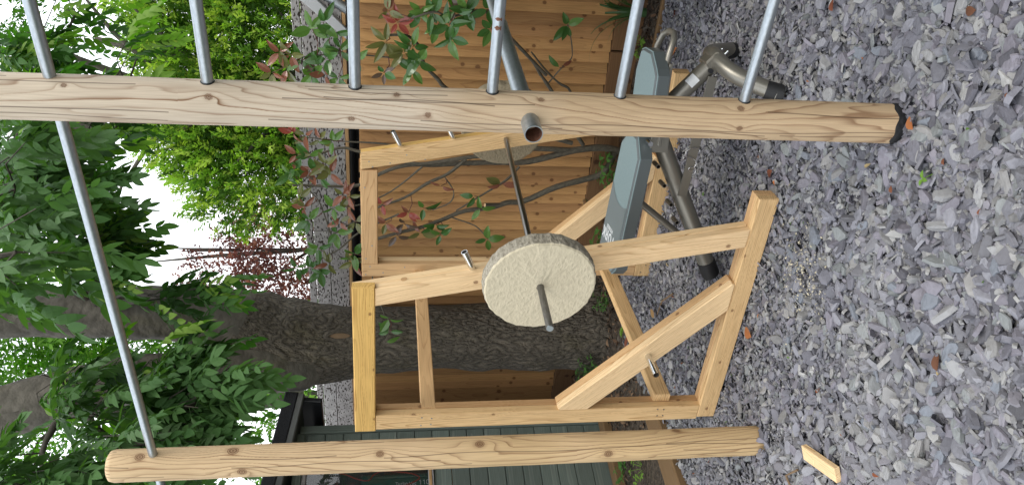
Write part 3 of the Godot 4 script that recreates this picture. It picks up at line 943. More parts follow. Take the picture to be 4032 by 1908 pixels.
func build_ladder() -> void:
	var ld := Vector3(0.803, 0, 0.596)
	var xd := Vector3(0.596, 0, -0.803)
	var p1 := Vector3(0.312, 0, -1.786)
	var t := round_post("round_post", p1.x, p1.z, 2.2, M.post_near, 0.0, "tall round timber post nearest the camera with pipe rungs and black collar")
	var g := G.new()
	for k in 40:
		var a0 := TAU * k / 40.0
		var a1 := TAU * (k + 1) / 40.0
		var ca := Vector3(-0.172, 0, 0.985)
		var h0 := 0.010 + 0.020 * maxf(0.0, Vector3(cos(a0), 0, sin(a0)).dot(ca)) + 0.004 * sin(a0 * 3.0) + 0.003 * sin(a0 * 7.0 + 1.0)
		var h1 := 0.010 + 0.020 * maxf(0.0, Vector3(cos(a1), 0, sin(a1)).dot(ca)) + 0.004 * sin(a1 * 3.0) + 0.003 * sin(a1 * 7.0 + 1.0)
		var d0 := Vector3(cos(a0), 0, sin(a0))
		var d1 := Vector3(cos(a1), 0, sin(a1))
		g.tri(p1 + d0 * 0.0530 - UP * 0.04, p1 + d1 * 0.0530 - UP * 0.04, p1 + d1 * 0.0524 + UP * h1, d0, d1, d1)
		g.tri(p1 + d0 * 0.0530 - UP * 0.04, p1 + d1 * 0.0524 + UP * h1, p1 + d0 * 0.0524 + UP * h0, d0, d1, d0)
		g.flat(p1 + d0 * 0.0524 + UP * h0, p1 + d1 * 0.0524 + UP * h1, p1 + d1 * 0.049 + UP * h1, UP); g.flat(p1 + d0 * 0.0524 + UP * h0, p1 + d1 * 0.049 + UP * h1, p1 + d0 * 0.049 + UP * h0, UP)
	put(t, g, "collar", M.sleeve)
	round_post("round_post", -0.683, -2.525, 2.12, M.post_far, 0.35, "shorter round timber post on the left before the green shed, cut top showing")
	var p3 := p1 + ld * 0.95
	var p4 := p1 + xd * 1.25
	round_post("round_post", p3.x, p3.z, 2.2, M.post_far, 0.6, "round timber post beside the camera holding the near ends of the rungs")
	round_post("round_post", p4.x, p4.z, 1.3, M.post_near, 0.5, "short round timber post behind holding the far end of the thick pipe")
	# the top pipe runs through to the far post, the other rungs end in the near one
	g = G.new()
	pipe(g, Vector3(p1.x, 1.985, p1.z) + ld * 1.02, Vector3(p1.x, 1.985, p1.z) - ld * 1.36, 0.0128)
	tag(put(self, g, "pipe_rung", M.zinc), "long galvanised pipe running through the tops of both round posts", "pipe", "galvanised pipes of the ladder")
	var words := ["second pipe rung from the top of the near post, against green leaves", "third pipe rung from the top, beside the top of the fence", "fourth pipe rung from the top with rust marks, beside the thick pipe", "second pipe rung from the ground, beside the end of the bench seat", "lowest pipe rung, crossing the curved foot of the bench"]
	var hs := [1.668, 1.353, 1.043, 0.738, 0.424]
	for i in 5:
		g = G.new()
		pipe(g, Vector3(p1.x, hs[i], p1.z) + ld * 1.0, Vector3(p1.x, hs[i], p1.z) + ld * 0.0, 0.0128)
		var o := put(self, g, "pipe_rung", M.zinc)
		tag(o, words[i], "pipe", "galvanised pipes of the ladder")
		var dh := G.new()
		tube(dh, [Vector3(p1.x, hs[i], p1.z) + ld * 0.044, Vector3(p1.x, hs[i], p1.z) + ld * 0.0506], [0.0152, 0.0152], 20)
		put(t, dh, "drilled_hole", M.black)
		if i == 2:
			var r := G.new()
			for q in [[0.205, 0.9, 0.013], [0.225, 0.75, 0.010]]:
				var c: Vector3 = Vector3(p1.x, hs[i], p1.z) + ld * q[0]
				var d := (UP * 0.25 + Vector3(-0.596, 0, 0.803) * 0.97).normalized()
				var sd := ld.cross(d).normalized()
				for k in 6:
					var a := -0.5 + k * 0.2
					var d0 := d * cos(a) + sd * sin(a)
					var d1 := d * cos(a + 0.2) + sd * sin(a + 0.2)
					var w: float = q[2] * 0.28 * (0.5 + absf(sin(k * 2.3)))
					r.flat(c + d0 * 0.0131 - ld * w, c + d1 * 0.0131 - ld * w, c + d1 * 0.0131 + ld * w, d); r.flat(c + d0 * 0.0131 - ld * w, c + d1 * 0.0131 + ld * w, c + d0 * 0.0131 + ld * w, d)
			put(o, r, "rust_mark", M.rust)
	# the thick pipe through the near post
	var at := Vector3(p1.x, 0.956, p1.z)
	var tp := thing("thick_pipe", at, "thick galvanised pipe through the near post, rusty inside its open end", "pipe")
	g = G.new()
	pipe(g, at - xd * 0.108, at + xd * 0.56, 0.0215, 0.0022, 32)
	put(tp, g, "outer_pipe", M.zinc)
	g = G.new()
	bore(g, at - xd * 0.107, at + xd * 0.2, 0.0193, 32)
	put(tp, g, "bore", M.rust)
	g = G.new()
	tube(g, [at + xd * 0.555, at + xd * 0.568], [0.0222, 0.0222], 28)
	put(tp, g, "ring", M.chrome)
	g = G.new()
	tube(g, [at + xd * 0.56, at + xd * 1.25], [0.0185, 0.0185], 28, true, null, 0, 2.0, 6.0)
	put(tp, g, "inner_pipe", M.zinc)

# ------------------------------------------------------------------ the rack
func timber(t: Node, called: String, poly: PackedVector2Array, w0: float, gd: Vector2, ms: Array, th := 0.033) -> void:
	for i in ms.size():
		var g := G.new()
		prism(g, RA, RD, UP, RN, poly, w0 - th * i - 0.0007, w0 - th * (i + 1) + 0.0007, 0.003, gd.normalized())
		put(t, g, called, ms[i])

var lean_shift := 0.0
func lean(h: float, off: float) -> float: return 0.859 - 0.1875 * (h - 0.072) - off + lean_shift

func screws(t: Node, at: Array) -> void:
	var g := G.new()
	for q in at:
		var c := rk(q[0], q[1], q[2])
		tube(g, [c - RN * 0.002, c + RN * 0.0006], [0.0038, 0.0030], 8)
	tag(put(t, g, "screw_head", M.steel), "", "", "", "stuff")

func build_rack() -> void:
	var t := thing("timber_rack", rk(0.45, 0, -0.5), "home-made barbell rack of doubled pine timbers with pipe pegs", "rack")
	for f in 2:
		var w: float = [0.0, -0.95][f]
		lean_shift = [0.0, 0.044][f]
		var base: float = [0.0, -0.02][f]
		var ms: Array = [[M.gold, M.pine], [M.gold, M.brown]][f]
		timber(t, "base_rail", rect(0.0 if f == 0 else 0.025, base, 0.978 if f == 0 else 1.07, 0.071), w, Vector2(1, 0), [[M.gold, M.tan], [M.gold, M.tan]][f])
		timber(t, "upright", rect(-0.010, 0.0715, 0.061, 1.320) if f == 0 else rect(0.028, 0.0715, 0.098, 1.396), w, Vector2(0, 1), [[M.gold, M.brown], [M.tan, M.pine]][f])
		# leaning upright, its inner plank running on to the top
		var lp := PackedVector2Array([Vector2(lean(0.0715, 0.070), 0.0715), Vector2(lean(0.0715, 0), 0.0715), Vector2(lean(1.3195, 0), 1.3195), Vector2(lean(1.3195, 0.070), 1.3195)])
		var lf := PackedVector2Array([Vector2(lean(0.0715, 0.070), 0.0715), Vector2(lean(0.0715, 0), 0.0715), Vector2(lean(1.396, 0), 1.396), Vector2(lean(1.396, 0.070), 1.396)])
		var gd := Vector2(-0.1875, 1).normalized()
		for i in 2:
			var g := G.new()
			prism(g, RA, RD, UP, RN, (lp if i == 0 and f == 0 else lf), w - 0.033 * i - 0.0007, w - 0.033 * (i + 1) + 0.0007, 0.003, gd)
			put(t, g, "leaning_upright", [[M.pine_pink, M.pine], [M.gold, M.yellow]][f][i])
		if f == 0:
			timber(t, "top_rail", rect(-0.016, 1.3205, 0.634, 1.395), 0.002, Vector2(1, 0), [M.yellow])
			timber(t, "top_rail", rect(-0.016, 1.3205, 0.545, 1.395), -0.033, Vector2(1, 0), [M.gold])
		else:
			timber(t, "top_rail", rect(0.0985, 1.324, 0.583, 1.398), w + 0.002, Vector2(1, 0), [M.tan, M.pine])
		# slanting brace
		var ds: float = [0.0, 0.038][f]
		var bp := PackedVector2Array([Vector2(0.0615 + ds, 0.526), Vector2(0.0615 + ds, 0.634), Vector2(0.072 + ds, 0.642), Vector2(0.640 + ds, 0.082), Vector2(0.636 + ds, 0.0715), Vector2(0.524 + ds, 0.0715)])
		timber(t, "brace", bp, w + (0.003 if f == 0 else 0.0), Vector2(0.70, -0.71), [M.pine, M.pine_warm])
		# pegs pushed into the seam of the leaning upright
		for hh in [1.0, 0.768]:
			var b := rk(lean(hh, 0.03), hh - 0.014, w - 0.033)
			var d := (RD * 0.90 + UP * 0.43).normalized()
			var pg := G.new()
			pipe(pg, b, b + d * 0.105, 0.0112, 0.0016)
			var o := put(t, pg, "peg", M.chrome)
			var bo := G.new()
			bore(bo, b, b + d * 0.105, 0.0097)
			put(o, bo, "bore", M.dull_steel)
		if f == 1:
			var b := rk(lean(1.226, 0.03), 1.212, w - 0.033)
			var d := (RD * 0.90 + UP * 0.43).normalized()
			var pg := G.new()
			pipe(pg, b, b + d * 0.11, 0.0112, 0.0016)
			put(t, pg, "peg", M.chrome)
		# peg through the brace
		var side := 1.0 if f == 0 else -1.0
		var b0 := rk(0.322 + ds, 0.333, w - 0.033)
		var b1 := rk(0.322 + ds, 0.333, (0.108 if f == 0 else -1.11))
		var pg := G.new()
		pipe(pg, b0, b1, 0.0115, 0.0016)
		var o := put(t, pg, "peg", M.chrome)
		var bo := G.new()
		bore(bo, b0, b1, 0.0098)
		put(o, bo, "bore", M.dull_steel)
	lean_shift = 0.0
	# the empty hole near the top of the near leaning upright
	var hg := G.new()
	var hc := rk(lean(1.226, -0.0006), 1.226, -0.033)
	var hn := (RD + UP * 0.1875).normalized()
	tube(hg, [hc - hn * 0.004, hc], [0.0108, 0.0108], 20)
	put(t, hg, "peg_hole", M.brown)
	# beams joining the two frames
	for q in [[0.030, 0.062, 1.100, 1.155, "cross_beam"], [0.058, 0.094, 0.188, 0.254, "cross_beam"]]:
		for i in 1:
			var g := G.new()
			prism(g, RA, RN, UP, RD, rect(-1.016, q[2], -0.0335, q[3]), q[0], q[1], 0.003, Vector2(1, 0))
			put(t, g, q[4], [M.pine_warm, M.gold][0 if q[2] > 1 else 1])
	screws(t, [[0.006, 1.155, 0.0], [0.045, 1.152, 0.0], [0.010, 1.118, 0.0], [0.040, 1.116, 0.0], [0.015, 0.238, 0.0], [0.05, 0.242, 0.0], [0.015, 0.215, 0.0], [0.048, 0.217, 0.0], [0.13, 1.378, -0.9475], [0.2, 1.35, -0.9475], [0.5, 1.38, -0.9475], [0.04, 1.38, -0.95], [0.085, 1.36, -0.95], [0.05, 1.30, -0.95], [0.08, 1.2, -0.95], [0.05, 0.04, -0.95], [0.09, 0.02, -0.95], [0.625, 1.36, -0.95], [0.60, 1.345, -0.95], [0.62, 1.27, -0.95], [0.66, 1.2, -0.95], [0.64, 1.12, -0.95]])

func plate(called: String, w0: float, w1: float, m: Material, ms: Material, label: String, r0: float, hc: float, yaw: float) -> void:
	var t := thing(called, rk(0.745, hc, (w0 + w1) * 0.5), label, "weight", "cast concrete weights on the bar")
	# the disc hangs a little askew on the bar
	var axis := RN.rotated(UP, yaw)
	var across := RD.rotated(UP, yaw)
	var c := rk(0.745, hc, 0) + RN * (w0 + w1) * 0.5 - axis * (w0 + w1) * 0.5
	var n1 := noise(int(w0 * 1000) + 900, 9.0, FastNoiseLite.TYPE_SIMPLEX_SMOOTH, 4)
	var k := 96
	var rim := []
	for j in k:
		var a := TAU * j / k
		rim.append(across * cos(a) + UP * sin(a))
	for side in 2:
		var g := G.new()
		var w: float = [w1, w0][side]
		var nn: Vector3 = axis * (1.0 if w == maxf(w0, w1) else -1.0)
		var rr := [0.0125, 0.03, 0.06, 0.09, 0.12, 0.15, 0.172, r0 - 0.006, r0]
		for i in rr.size() - 1:
			for j in k:
				var q := []
				for e in [[i, j], [i, (j + 1) % k], [i + 1, (j + 1) % k], [i + 1, j]]:
					var rad: float = rr[e[0]]
					var pp: Vector3 = c + rim[e[1]] * rad
					if e[0] >= rr.size() - 2:
						pp += rim[e[1]] * n1.get_noise_3dv(pp * 3.0) * 0.006
					var lift := n1.get_noise_3dv(pp * 4.0) * 0.0018
					if e[0] == rr.size() - 1: lift -= 0.004
					q.append(pp + axis * w + nn * lift)
				g.flat(q[0], q[1], q[2], nn); g.flat(q[0], q[2], q[3], nn)
		put(t, g, "face", m if side == 0 else ms)
	var g := G.new()
	var lay := 5
	for i in lay:
		for j in k:
			var q := []
			for e in [[i, j], [i, (j + 1) % k], [i + 1, (j + 1) % k], [i + 1, j]]:
				var pp: Vector3 = c + rim[e[1]] * r0
				pp += rim[e[1]] * n1.get_noise_3dv(pp * 3.0) * 0.006
				var ww := lerpf(w0, w1, float(e[0]) / lay)
				if e[0] > 0 and e[0] < lay:
					pp += rim[e[1]] * (0.003 + n1.get_noise_3dv(pp * 9.0 + axis * ww * 40.0) * 0.004)
				else:
					ww -= signf(ww - (w0 + w1) * 0.5) * 0.004
				q.append(pp + axis * ww)
			g.flat(q[0], q[1], q[2], rim[j]); g.flat(q[0], q[2], q[3], rim[j])
	put(t, g, "rim", ms)
	g = G.new()
	bore(g, c + axis * w0, c + axis * w1, 0.0125, 20)
	put(t, g, "hole", ms)

func build_barbell() -> void:
	plate("concrete_weight", 0.105, 0.160, M.cement, M.cement_side, "pale cream round concrete weight on the near end of the bar", 0.177, 0.808, -0.135)
	plate("concrete_weight", -1.10, -1.165, M.cement_old, M.cement_old, "dull brown round concrete weight on the far end of the bar by the fence", 0.19, 0.766, 0.03)
	var t := thing("barbell", rk(0.745, 0.79, -0.45), "straight steel bar resting across the rack with a concrete weight at each end", "barbell")
	var g := G.new()
	tube(g, [rk(0.745, 0.807, 0.10), rk(0.745, 0.766, -1.20)], [0.0112, 0.0112], 20, true, null, 0, 1.0, 4.0)
	put(t, g, "bar", M.steel)
	g = G.new()
	tube(g, [rk(0.745, 0.8155, 0.369), rk(0.745, 0.807, 0.10)], [0.0112, 0.0112], 20, true, null, 0, 1.0, 4.0)
	put(t, g, "bar_end", M.dull_steel)
	g = G.new()
	tube(g, [rk(0.745, 0.8155, 0.369), rk(0.745, 0.8156, 0.3715)], [0.0112, 0.0098], 20)
	put(t, g, "cut_face", M.zinc)

# ------------------------------------------------------------------ the bench
func pad(t: Node, called: String, outline: PackedVector2Array, h_at: Callable, th: float, m: Material, mside: Material) -> MeshInstance3D:
	# soft-edged upholstery: outline in (a, o), rounded over at the top
	var g := G.new()
	var g2 := G.new()
	var rings := []
	for q in [[0.0, -th], [0.0, -0.012], [0.003, -0.004], [0.010, 0.0]]:
		rings.append([inset(outline, q[0]), q[1]])
	var k := outline.size()
	for r in 3:
		var gg := g2
		for i in k:
			var j := (i + 1) % k
			var pa: PackedVector2Array = rings[r][0]
			var pb: PackedVector2Array = rings[r + 1][0]
			var f := func(p: Vector2, dh: float) -> Vector3: return be(p.x, h_at.call(p.x) + dh, p.y)
			var mid := (pa[i] + pa[j]) * 0.5
			var cc := Vector2.ZERO
			for pp in pa: cc += pp / k
			var e := (pa[j] - pa[i]).normalized()
			var en := Vector2(e.y, -e.x)
			if en.dot(mid - cc) < 0: en = -en
			var hint := BD * en.x + BN * en.y + UP * (0.0 if r == 0 else 0.8)
			var a: Vector3 = f.call(pa[i], rings[r][1])
			var b: Vector3 = f.call(pa[j], rings[r][1])
			var c: Vector3 = f.call(pb[j], rings[r + 1][1])
			var d: Vector3 = f.call(pb[i], rings[r + 1][1])
			gg.flat(a, b, c, hint); gg.flat(a, c, d, hint)
	var pp_ := []
	var pr := []
	for i in k + 1:
		var q2: Vector2 = inset(outline, 0.001)[i % k]
		pp_.append(be(q2.x, h_at.call(q2.x) - 0.007, q2.y)); pr.append(0.0024)
	var g3 := G.new()
	for i in k:
		tube(g3, [pp_[i], pp_[i + 1]], [0.0024, 0.0024], 6)
	var top: PackedVector2Array = rings[3][0]
	var idx := Geometry2D.triangulate_polygon(top)
	for i in range(0, idx.size(), 3):
		var v := []
		for q in 3: v.append(be(top[idx[i + q]].x, h_at.call(top[idx[i + q]].x), top[idx[i + q]].y))
		g.flat(v[0], v[1], v[2], UP)
	var bot: PackedVector2Array = rings[0][0]
	for i in range(0, idx.size(), 3):
		var v := []
		for q in 3: v.append(be(bot[idx[i + q]].x, h_at.call(bot[idx[i + q]].x) - th, bot[idx[i + q]].y))
		g2.flat(v[0], v[1], v[2], -UP)
	var o := put(t, g, called, m)
	put(o, g2, "pad_side", mside)
	put(o, g3, "piping", M.pad_light)
	return o

func text_on(t: Node, txt: String, size: float, at: Vector3, x: Vector3, y: Vector3, m: Material, called := "lettering") -> void:
	var tm := TextMesh.new()
	var f := SystemFont.new()
	f.font_names = PackedStringArray(["Droid Sans"])
	f.font_weight = 700
	tm.font = f
	tm.text = txt
	tm.font_size = 32
	tm.pixel_size = size / 32.0
	tm.depth = 0.0008
	var o := MeshInstance3D.new()
	o.mesh = tm
	o.material_override = m
	o.name = numbered(t, called)
	t.add_child(o, true)
	o.transform = Transform3D(Basis(x, y, x.cross(y)), at - (Vector3.ZERO if t is MeshInstance3D else (t as Node3D).position))

func build_bench() -> void:
	var t := thing("weight_bench", be(0.4, 0, 0), "grey padded folding weight bench with taupe tube frame standing on slate", "bench")
	var back := func(a: float) -> float: return 0.474 - 0.085 * a
	var hw := 0.112
	# the back rest narrows towards the seat; darker at its head end
	var o1 := pad(t, "back_pad", PackedVector2Array([Vector2(0.045, -hw + 0.03), Vector2(0.075, -hw), Vector2(0.495, -hw * 0.98), Vector2(0.555, -0.045), Vector2(0.555, 0.045), Vector2(0.495, hw * 0.98), Vector2(0.075, hw), Vector2(0.045, hw - 0.03)]), back, 0.05, M.pad_light, M.pad_dark)
	var g := G.new()
	var prev := []
	for i in 13:  # the darker vinyl panel, its edge a curve
		var o := lerpf(-hw + 0.012, hw - 0.012, i / 12.0)
		var a1 := 0.335 - 0.038 * (1.0 - pow(o / hw, 2.0)) - 0.02 * o / hw
		var cur := [be(0.075, back.call(0.075) + 0.0012, o), be(a1, back.call(a1) + 0.0012, o)]
		if i > 0:
			g.flat(prev[0], prev[1], cur[1], UP); g.flat(prev[0], cur[1], cur[0], UP)
		prev = cur
	put(o1, g, "head_panel", M.pad_mid)
	text_on(o1, "YORK", 0.058, be(0.150, back.call(0.150) + 0.0014, -0.020), -BN, -(BD - UP * 0.085).normalized(), M.print)
	text_on(o1, "FITNESS", 0.020, be(0.182, back.call(0.182) + 0.0014, -0.022), -BN, -(BD - UP * 0.085).normalized(), M.print)
	var flat_ := func(_a: float) -> float: return 0.412
	pad(t, "seat_pad", PackedVector2Array([Vector2(0.575, -hw), Vector2(0.76, -hw), Vector2(0.835, -hw + 0.03), Vector2(0.845, -hw + 0.06), Vector2(0.845, 0.03), Vector2(0.80, hw - 0.02), Vector2(0.78, hw), Vector2(0.575, hw)]), flat_, 0.048, M.pad_light, M.pad_dark)
	# the two sloping main tubes
	g = G.new()
	tube(g, [be(0.035, 0.056, 0), be(0.60, 0.360, 0)], [0.032, 0.032], 24)
	put(t, g, "rear_tube", M.bench)
	g = G.new()
	tube(g, [be(0.0, 0.036, 0), be(0.006, 0.040, 0), be(0.060, 0.069, 0)], [0.032, 0.0348, 0.0348], 24)
	put(t, g, "end_cap", M.rubber)
	g = G.new()
	tube(g, [be(0.60, 0.366, 0), be(0.812, 0.175, 0)], [0.0295, 0.0295], 24)
	var ft := put(t, g, "front_tube", M.bench)
	# rating sticker wrapped on the front tube
	g = G.new()
	var td := (be(0.812, 0.175, 0) - be(0.60, 0.366, 0)).normalized()
	var bs := basis_for(td)
	var c0 := be(0.742, 0.238, 0)
	for k in 8:
		for e in 2:
			pass
		var a0 := -0.2 + k * 0.16
		var dn := (BN * 0.80 + td.cross(BN) * (-0.6 if td.cross(BN).y < 0 else 0.6)).normalized()
		var dt := td.cross(dn)
		var d0 := dn * cos(a0 - 0.4) + dt * sin(a0 - 0.4)
		var d1 := dn * cos(a0 - 0.24) + dt * sin(a0 - 0.24)
		g.tri(c0 + d0 * 0.0300 - td * 0.018, c0 + d1 * 0.0300 - td * 0.018, c0 + d1 * 0.0300 + td * 0.018, d0, d1, d1)
		g.tri(c0 + d0 * 0.0300 - td * 0.018, c0 + d1 * 0.0300 + td * 0.018, c0 + d0 * 0.0300 + td * 0.018, d0, d1, d0)
	var sk := put(ft, g, "sticker", M.sticker)
	# curved front foot: an arch across the bench
	g = G.new()
	var pts := []
	var rad := []
	for k in 21:
		var x := -1.0 + k / 10.0
		pts.append(be(0.835 - (0.078 if x > 0 else 0.012) * absf(x), 0.170 - 0.150 * pow(absf(x), 2.3), x * (0.195 if x > 0 else 0.215))); rad.append(0.0285)
	tube(g, pts, rad, 24)
	put(t, g, "front_foot", M.bench)
	for s in [-1.0, 1.0]:
		g = G.new()
		var fa := 0.757 if s > 0 else 0.823
		var fo := 0.195 if s > 0 else -0.215
		tube(g, [be(fa + 0.007 * s, 0.056, fo * 0.915), be(fa, 0.014, fo * 1.005), be(fa, 0.004, fo * 1.02)], [0.0295, 0.0295, 0.027], 24)
		put(t, g, "end_cap", M.rubber)
	g = G.new()
	prism(g, be(0.822, 0.172, 0), td, BN, td.cross(BN), rect(-0.036, -0.036, 0.020, 0.036), -0.029, 0.029, 0.006, Vector2(1, 0))
	put(t, g, "bracket", M.bench)
	g = G.new()
	for s in [-1.0, 1.0]:
		tube(g, [be(0.79, 0.195, s * 0.026), be(0.79, 0.195, s * 0.044)], [0.0085, 0.0085], 6)
	put(t, g, "knob", M.black)
	g = G.new()
	for s in [-1.0, 1.0]:
		tube(g, [be(0.845, 0.150, s * 0.024), be(0.857, 0.140, s * 0.024)], [0.007, 0.006], 8)
	put(t, g, "bolt", M.chrome)
	# studs for the back rest, its prop, and the flat stay with wire hooks
	for q in [[0.441, 0.318], [0.369, 0.284], [0.296, 0.247], [0.226, 0.213]]:
		g = G.new()
		pipe(g, be(q[0], q[1] + 0.006, -0.026), be(q[0], q[1] + 0.006, 0.022), 0.0085, 0.002, 14)
		var st := put(t, g, "stud", M.bench)
		var b := G.new()
		bore(b, be(q[0], q[1] + 0.006, -0.025), be(q[0], q[1] + 0.006, 0.021), 0.0066, 14)
		put(st, b, "bore", M.black)
	g = G.new()
	tube(g, [be(0.325, 0.405, 0.028), be(0.170, 0.195, 0.028), be(0.150, 0.168, 0.028)], [0.0105, 0.0105, 0.0105], 14)
	tube(g, [be(0.325, 0.405, -0.028), be(0.170, 0.195, -0.028), be(0.150, 0.168, -0.028)], [0.0105, 0.0105, 0.0105], 14)
	tube(g, [be(0.150, 0.168, 0.035), be(0.150, 0.168, -0.035)], [0.0105, 0.0105], 14)
	put(t, g, "prop", M.bench)
	g = G.new()
	var a := be(0.335, 0.222, 0.036)
	var b := be(0.770, 0.182, 0.036)
	var dd := (b - a).normalized()
	prism(g, a, dd, BN.cross(dd), BN, rect(0, -0.017, (b - a).length(), 0.017), -0.006, 0.0, 0.001, Vector2(1, 0))
	prism(g, a, dd, BN, BN.cross(dd), rect(0, -0.024, (b - a).length(), -0.0062), -0.017, -0.011, 0.001, Vector2(1, 0))
	put(t, g, "stay", M.bench)
	g = G.new()
	for k in 3:
		var c := be(0.46 + [0.0, 0.055, -0.03][k], 0.21 - [0.0, 0.006, -0.004][k], 0.044)
		var hp := []
		var hr := []
		for i in 14:
			var an := -2.6 + i * 0.40
			hp.append(c + BD * (0.012 * cos(an) + 0.002 * i * [1.0, -0.6, 0.5][k]) + UP * (0.020 * sin(an) + 0.0015 * i * [1, 1, -1][k])); hr.append(0.0016)
		tube(g, hp, hr, 6)
	put(t, g, "wire_hook", M.chrome)
	# carrying handle at the seat's front, hinge plates between the pads
	g = G.new()
	tube(g, [be(0.80, 0.362, 0.055), be(0.845, 0.356, 0.053), be(0.885, 0.344, 0.042), be(0.905, 0.335, 0.015), be(0.905, 0.335, -0.035), be(0.890, 0.344, -0.065), be(0.85, 0.356, -0.075), be(0.80, 0.362, -0.075)], [0.011, 0.011, 0.011, 0.011, 0.011, 0.011, 0.011, 0.011], 14)
	put(t, g, "handle", M.bench)
	g = G.new()
	for s in [-1.0, 1.0]:
		prism(g, be(0.565, 0.37, s * 0.075), BD, UP, BN, rect(-0.055, -0.05, 0.055, 0.015), -0.0025, 0.0025, 0.001, Vector2(1, 0))
	prism(g, be(0.565, 0.357, 0), BD, BN, UP, rect(-0.03, -0.085, 0.25, 0.085), -0.008, 0.004, 0.002, Vector2(1, 0))
	put(t, g, "hinge_plate", M.bench)
	g = G.new()
	tube(g, [be(0.545, 0.392, 0.07), be(0.545, 0.392, 0.098)], [0.011, 0.009], 12)
	put(t, g, "hinge_bolt", M.chrome)

# ------------------------------------------------------------------ foliage
func in_ball(c: Vector3, r: Vector3, shell := 0.0) -> Vector3:
	while true:
		var q := Vector3(rng.randf_range(-1, 1), rng.randf_range(-1, 1), rng.randf_range(-1, 1))
		var l := q.length()
		if l <= 1.0 and l >= shell:
			return c + q * r
	return c

func spray(sd: int, l: float, leaves: int, ll: float, lw: float, spread: float) -> ArrayMesh:
	var r := RandomNumberGenerator.new()
	r.seed = sd
	var g := G.new()
	for i in leaves:
		var t := (i + 1.0) / leaves
		var p := Vector3(l * t, 0.0, 0.0) + Vector3(0, r.randf_range(-1, 1), r.randf_range(-1, 1)) * l * 0.14
		var d := Vector3(0.75, r.randf_range(-spread, spread), r.randf_range(-spread, spread))
		var up := Vector3(r.randf_range(-0.4, 0.4), 1, r.randf_range(-0.5, 0.5))
		leaf(g, p, d, up.normalized(), ll * r.randf_range(0.75, 1.2), lw * r.randf_range(0.8, 1.15), 0.2, 0.15, 2)
	return g.mesh()

func aim(d: Vector3, roll: float) -> Basis:
	d = d.normalized()
	var up := UP if absf(d.y) < 0.95 else Vector3.RIGHT
	var z := d.cross(up).normalized()
	return Basis(d, z.cross(d), z) * Basis(Vector3.RIGHT, roll)

func crown(t: Node, called: String, m: Material, balls: Array, sprays: Array, cols: Array, upward: float, tips: Array = []) -> void:
	var xf := []
	var cc := []
	for k in sprays.size():
		xf.append([]); cc.append([])
	for b in balls:
		for i in int(b[2]):
			var q := in_ball(b[0], b[1], 0.35)
			var out: Vector3 = ((q - b[0]) / b[1])
			var d := (out.normalized() + UP * upward + Vector3(rng.randf_range(-1, 1), rng.randf_range(-1, 1), rng.randf_range(-1, 1)) * 0.7)
			var k := rng.randi() % sprays.size()
			var s := rng.randf_range(0.75, 1.25)
			xf[k].append(Transform3D(aim(d, rng.randf_range(-0.8, 0.8)).scaled(Vector3(s, s, s)), q))
			var c: Color
			# new growth sits at the ends of the shoots
			if tips.size() > 0 and rng.randf() < clampf((out.length() - 0.55) * 2.0, 0.05, 0.85):
				c = tips[rng.randi() % tips.size()]
			else:
				c = cols[rng.randi() % cols.size()]
			cc[k].append(c * rng.randf_range(0.8, 1.2))
	for k in sprays.size():
		copies(t, called, sprays[k], m, xf[k], cc[k])

func build_hedge() -> void:
	var t := thing("evergreen_tree", Vector3(1.7, 0, -9.0), "bright yellow green bushy evergreen tree behind the garage wall", "tree")
	var g := G.new()
	tube(g, [Vector3(1.7, -0.1, -9.0), Vector3(1.75, 1.5, -9.0), Vector3(1.9, 3.0, -8.95), Vector3(2.2, 4.4, -8.9)], [0.16, 0.13, 0.09, 0.03], 12, true, noise(3, 3.0), 0.02, 2.0, 2.0)
	put(t, g, "trunk", M.bark_smooth)
	for k in 9:
		g = G.new()
		var y := 1.3 + k * 0.33
		var e := Vector3(1.7 + [-1.2, 0.9, -0.9, 1.2, -0.6, 0.7, -1.3, 1.0, 0.4][k], y + 0.9, -8.7 + 0.2 * (k % 3))
		tube(g, [Vector3(1.75, y, -9.0), Vector3(1.75, y, -9.0).lerp(e, 0.5) + UP * 0.1, e], [0.05, 0.03, 0.01], 8, true, noise(4 + k, 3.0), 0.008)
		put(t, g, "branch", M.bark_smooth)
	var sp := []
	for k in 4:
		sp.append(spray(600 + k, 0.15, 15, 0.060, 0.023, 0.75))
	crown(t, "crown", M.hedge_stuff, [[Vector3(2.2, 2.2, -9.0), Vector3(1.5, 1.2, 0.9), 3200], [Vector3(2.2, 3.15, -9.0), Vector3(1.1, 0.9, 0.8), 2100], [Vector3(1.15, 2.9, -8.9), Vector3(0.78, 0.85, 0.6), 1300], [Vector3(3.1, 3.7, -9.0), Vector3(0.9, 0.7, 0.7), 1000], [Vector3(1.35, 3.5, -8.9), Vector3(0.55, 0.62, 0.5), 620], [Vector3(0.62, 2.75, -8.8), Vector3(0.5, 0.75, 0.45), 430], [Vector3(0.75, 1.9, -8.8), Vector3(0.7, 0.6, 0.5), 600]], sp,
		[Color(0.10, 0.20, 0.035), Color(0.13, 0.26, 0.045), Color(0.07, 0.15, 0.03)], 0.7, [Color(0.34, 0.54, 0.08), Color(0.24, 0.44, 0.06), Color(0.48, 0.62, 0.12)])

